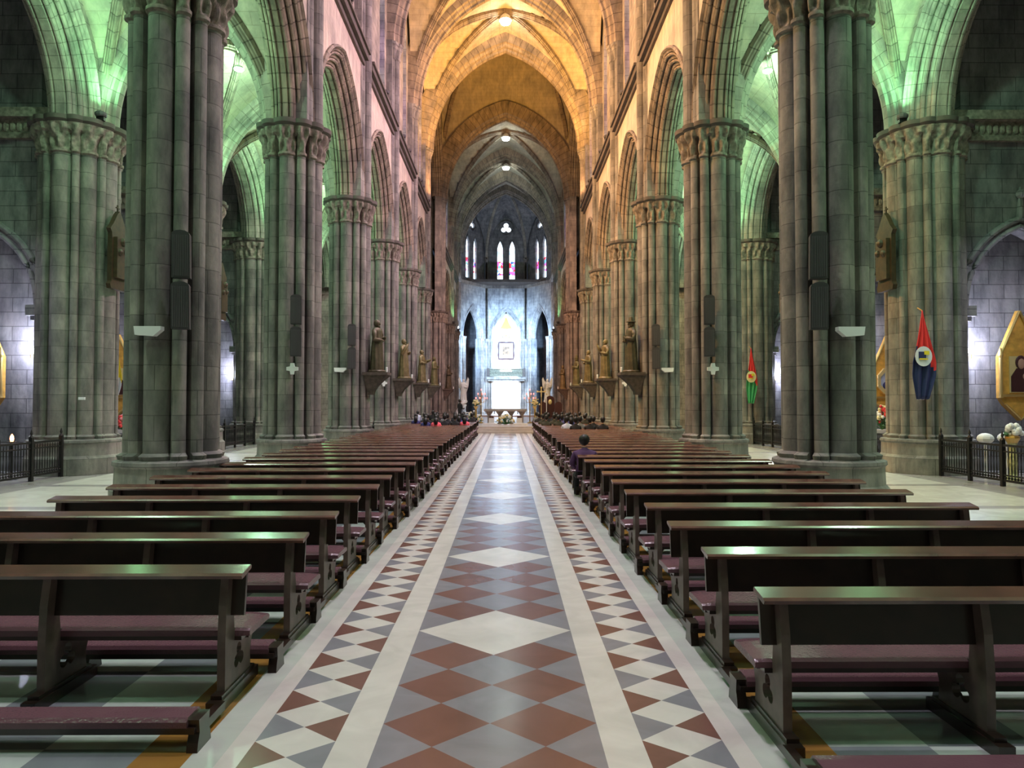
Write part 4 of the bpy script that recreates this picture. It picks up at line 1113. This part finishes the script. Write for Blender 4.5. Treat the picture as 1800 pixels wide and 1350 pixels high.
flag(-13.4, 24.6, 3.95, 2.0, .55, 'hanging_flag', 'yellow and white flag hanging in the left chapel behind the nearest column', 'yellow', 'whitecloth', pole=False)

# gilded icon panels in the chapel niches
def icon(x, y, kind, label):
    e = empty('icon_panel', (x, y, 1.4), label, 'icon', 'gilded panels in the chapel niches')
    m = MB(); out = [(0, 0), (.42, .42), (.55, .62), (.55, 1.75), (.50, 1.85), (0, 3.0), (-.50, 1.85), (-.55, 1.75), (-.55, .62), (-.42, .42)]
    m.prism([out], lambda u, v, d: (u, d, v), -.08, .08); m.build('gable_board', M['goldwood'], e)
    m = MB()
    for s in (-1, 1):
        m.lathe([(.06, .62), (.045, .68), (.045, 1.7), (.07, 1.78), (.02, 1.98)], (s*.54, -.1), 8); m.tube([(s*.52, -.1, 1.84), (0, -.1, 2.98)], .035, 6); m.tube([(s*.42, -.1, .45), (0, -.1, .04)], .03, 6)
    m.box((0, -.1, .68), (1.16, .1, .07)); m.build('moulding', M['gold'], e)
    if kind == 'oct':
        m = MB(); o8 = [(.46*math.cos(R(22.5 + 45*t)), 1.28 + .52*math.sin(R(22.5 + 45*t))) for t in range(8)]; i8 = [(.34*math.cos(R(22.5 + 45*t)), 1.28 + .38*math.sin(R(22.5 + 45*t))) for t in range(8)]
        m.prism([o8, i8], lambda u, v, d: (u, d, v), -.2, -.08); m.build('octagonal_frame', M['palegold'], e)
        m = MB(); m.prism([i8], lambda u, v, d: (u, d, v), -.13, -.08); m.build('picture_ground', M['c_lightblue'], e)
        m = MB(); m.ball((0, -.15, 1.38), .10, 10, (.9, .3, 1.2)); m.build('painted_face', M['skin'], e)
        m = MB(); m.ball((0, -.14, 1.12), .22, 10, (1, .2, .75)); m.build('painted_robe', M['c_blue'], e)
    else:
        m = MB(); m.box((0, -.09, 1.25), (.62, .04, 1.0)); m.build('picture_ground', M['palegold'], e)
        m = MB(); m.ball((0, -.13, 1.55), .12, 10, (.9, .3, 1.25)); m.build('painted_face', M['skin'], e)
        m = MB(); m.ball((0, -.12, 1.58), .16, 10, (.95, .2, 1.2)); m.prism([[(-.27, .78), (.27, .78), (.27, 1.2), (.12, 1.42), (-.12, 1.42), (-.27, 1.2)]], lambda u, v, d: (u, d, v), -.13, -.10); m.build('painted_robe', M['maroon'], e)
        m = MB(); m.ball((.1, -.14, 1.2), .07, 8, (1, .3, 1.2)); m.build('painted_child', M['skin'], e)
for sx, sn in ((-1, 'left'), (1, 'right')):
    icon(sx*14.05, 19.10 + .2, 'rect', 'gold gabled icon of a robed mother and child in the nearest %s chapel' % sn)
    icon(sx*14.2, 26.3, 'oct' if sx > 0 else 'rect', 'gold gabled panel with %s behind the nearest %s column' % ('an octagonal portrait' if sx > 0 else 'a draped flag', sn))
    e = empty('chapel_table', (sx*12.9, 23.9, 0), 'dark legged side altar with white top in the chapel behind the nearest %s column' % sn, 'table')
    m = MB(); m.box((0, 0, .93), (1.3, .6, .1)); m.build('table_top', M['marble'], e)
    for q in (-1, 1): m = MB(); m.tube([(q*.45, 0, 0), (q*.35, 0, .3), (q*.5, 0, .7), (q*.58, 0, .9)], [.12, .07, .08, .12], 8); m.build('leg', M['iron'], e)
bouquet((12.75, 23.9, .98), .38, .85, ['flower_r', 'flower_w', 'flower_y'], 'red and white flowers on the side altar in the right chapel', n=40)
bouquet((-12.75, 23.9, .98), .35, .5, ['flower_r', 'flower_p'], 'orange red flowers on the side altar in the left chapel', n=30)
bouquet((12.15, 16.9, 1.05), .22, .35, ['flower_w'], 'white flowers on a tall patterned stand behind the right railing', n=20, pot=.0001)
m = MB(); m.lathe([(.16, 0), (.15, .06), (.09, .2), (.11, .5), (.07, .8), (.13, 1.03)], (0, 0), 10); o = m.build('flower_pedestal', mat('patterned_pedestal', (.45, .43, .2), .6, vary=.6, vscale=12)); o.location = (12.15, 16.9, 0); tag(o, 'yellow and grey patterned pedestal behind the right railing', 'pedestal')
for k, (x, y) in enumerate(((11.98, 17.6), (12.5, 16.3), (12.7, 17.9))):
    m = MB(); m.ball((0, 0, 1.0), .17, 8, (1.2, 1, .8)); m.tube([(0, 0, 0), (0, 0, .9)], .03, 6); o = m.build('white_plant', M['flower_w']); o.location = (x, y, 0); tag(o, 'white blossom bunch behind the right railing, %s' % ['close to the pier', 'nearest the camera', 'deepest in the chapel'][k], 'flowers')

# railings of the chapels
def railing(sx, x, y0, y1, label, h=.95):
    e = empty('iron_railing', (x, y0, 0), label, 'railing', 'black chapel railings')
    L = y1 - y0; n = max(1, round(L/1.2))
    for i in range(n + 1):
        y = L*i/n
        m = MB(); m.box((0, y, (h + .1)/2), (.08, .08, h + .1)); m.lathe([(.06, h + .1), (.02, h + .16), (.035, h + .2), (.005, h + .3)], (0, y), 6); m.build('post', M['iron'], e)
    m = MB(); m.box((0, L/2, h - .02), (.05, L, .05)); m.box((0, L/2, h - .16), (.035, L, .03)); m.build('top_bar', M['iron'], e)
    m = MB(); m.box((0, L/2, .14), (.035, L, .05)); m.box((0, L/2, .26), (.03, L, .03)); m.build('bottom_bar', M['iron'], e)
    m = MB()
    k = int(L/.095)
    for i in range(k):
        y = L*(i + .5)/k; m.lathe([(.008, .15), (.016, .4), (.008, .55), (.016, .68), (.008, h - .05)], (0, y), 5)
        m.ball((0, y, .2), .03, 5)
    m.build('balusters', M['iron'], e)
    return e
for sx, sn in ((-1, 'left'), (1, 'right')):
    for i in (2, 3, 4):
        railing(sx, sx*11.3, YC[i] + 1.2, YC[i+1] - 1.2, 'black iron railing across the %s chapel on the %s aisle' % (ordw(i - 2), sn))
e = railing(-1, -5.5, 27.6, 29.9, 'low black railing between the third and fourth columns on the left', .8)
# altar candle lamp on the left rail
m = MB(); m.lathe([(.03, -.06), (.045, 0), (.04, .06), (.01, .12)], (0, 0), 8); o = m.build('candle_lamp', M['flame']); o.location = (-12.0, 17.5, 1.0); tag(o, 'small glowing orange candle behind the left railing', 'candle')
m = MB(); m.lathe([(.15, 0), (.03, .05), (.03, .9), (.12, .94)], (0, 0), 8); o = m.build('candle_stand', M['iron']); o.location = (-12.0, 17.5, 0); tag(o, 'black stand under the orange candle behind the left railing', 'stand')

# ------------------------------------------------------------------ lamp fixtures, visible and added
for s, y in AISLE_LAMPS:
    if y < 12: continue
    i = [16.0, 23.0, 29.95, 36.9, 43.85].index(y); sn = 'left' if s < 0 else 'right'
    e = empty('hanging_lamp', (s*8.65, y, 12.75), 'round white lamp under the %s aisle vault, %s from the camera' % (sn, ordw(i)), 'lamp', 'lamps under the aisle vaults')
    m = MB(); m.tube([(0, 0, .12), (0, 0, .75)], .015, 5); m.lathe([(.16, .02), (.12, .1), (.03, .14)], (0, 0), 12); m.build('housing', M['white'], e)
    m = MB(); m.lathe([(.05, -.05), (.13, -.02), (.15, .02)], (0, 0), 12); m.build('bulb', M['bulb'], e)
for i, (y, mt) in enumerate([(q, 'bulb_warm') for q in NAVE_MID[2:]] + [(53.1, None), (63.6, 'bulb'), (71.7, 'bulb')]):
    if mt is None: continue
    lab = 'bright round lamp at the vault keystone over the nave pews, %s from the camera' % ordw(i) if i < 5 else 'bright round lamp at the choir vault keystone, %s one' % ('nearer' if i == 6 else 'farther')
    e = empty('keystone_lamp', (0, y, 25.65), lab, 'lamp', 'lamps at the vault keystones')
    m = MB(); m.lathe([(.38, .1), (.3, .35), (.05, .6)], (0, 0), 14); m.tube([(0, 0, .5), (0, 0, .78)], .04, 6); m.build('housing', M['white'], e)
    m = MB(); m.lathe([(.1, -.14), (.3, -.08), (.37, .09)], (0, 0), 14); m.build('bulb', M[mt], e)
for k, p in enumerate(CHAPEL_LAMPS):
    sn = 'left' if p[0] < 0 else 'right'
    e = empty('wall_lamp', (p[0], p[1] + .12, p[2]), 'bright white wall lamp in the %s chapel of the %s aisle' % (['nearest', 'third', 'second'][k // 2], sn), 'lamp', 'wall lamps of the chapels')
    m = MB(); m.box((0, .12, -.12), (.12, .14, .3)); m.tube([(0, .1, -.2), (0, -.12, -.25), (0, -.12, -.12)], .015, 5); m.build('bracket', M['gold'], e)
    for q in (-1, 1): m = MB(); m.ball((q*.09, -.12, -.05), .055, 8); m.build('bulb', M['bulb_cool'], e)
for k, p in enumerate(CHAPEL_FILLS):  # unseen fixtures for the added chapel fill lamps
    e = empty('chapel_fill_lamp', (p[0], p[1], p[2] + .3), 'added fill lamp hanging unseen in the %s chapel of the %s aisle' % (['nearest', 'second'][k % 2], 'left' if k < 2 else 'right'), 'lamp', 'added fill lamps of the chapels')
    m = MB(); m.lathe([(.22, -.02), (.18, .12), (.04, .2)], (0, 0), 12); m.build('shade', M['white'], e)
    m = MB(); m.tube([(0, 0, .18), (0, 0, 5.3)], .012, 5); m.build('cord', M['iron'], e)
# floodlight housings: on the string courses, the aisle pier capitals and the choir pier capitals
def flood(x, y, z, lab, grp):
    e = empty('floodlight', (x, y, z), lab, 'floodlight', grp); sg = 1 if x > 0 else -1
    m = MB(); m.lathe([(.13, .0), (.15, .04), (.15, .10), (.12, .13)], (0, 0), 10); m.build('housing', M['speaker'], e)
    m = MB(); m.box((0, 0, -.05), (.2, .1, .1)); m.build('bracket', M['iron'], e)
seen = {}
for x, y in STRING_FLOODS:  # also houses the added floods for the crossing piers
    sn = 'left' if x < 0 else 'right'; seen[sn] = seen.get(sn, 0) + 1
    flood(x, y, 15.0, 'small floodlight on the %s string course, %.0f metres from the camera' % (sn, y), 'floodlights on the string courses')
for x, y, z in PIER_FLOODS:
    flood(x, y, 9.5, 'small floodlight on the capital of the %s aisle pier %.0f metres from the camera' % ('left' if x < 0 else 'right', y), 'floodlights on the aisle piers')
for x, y, z in CHOIR_FLOODS:
    flood(x, y, 9.5, 'small floodlight on the %s choir pier capital, %s the apse' % ('left' if x < 0 else 'right', 'nearest' if y > 70 else 'farther from'), 'floodlights of the choir')
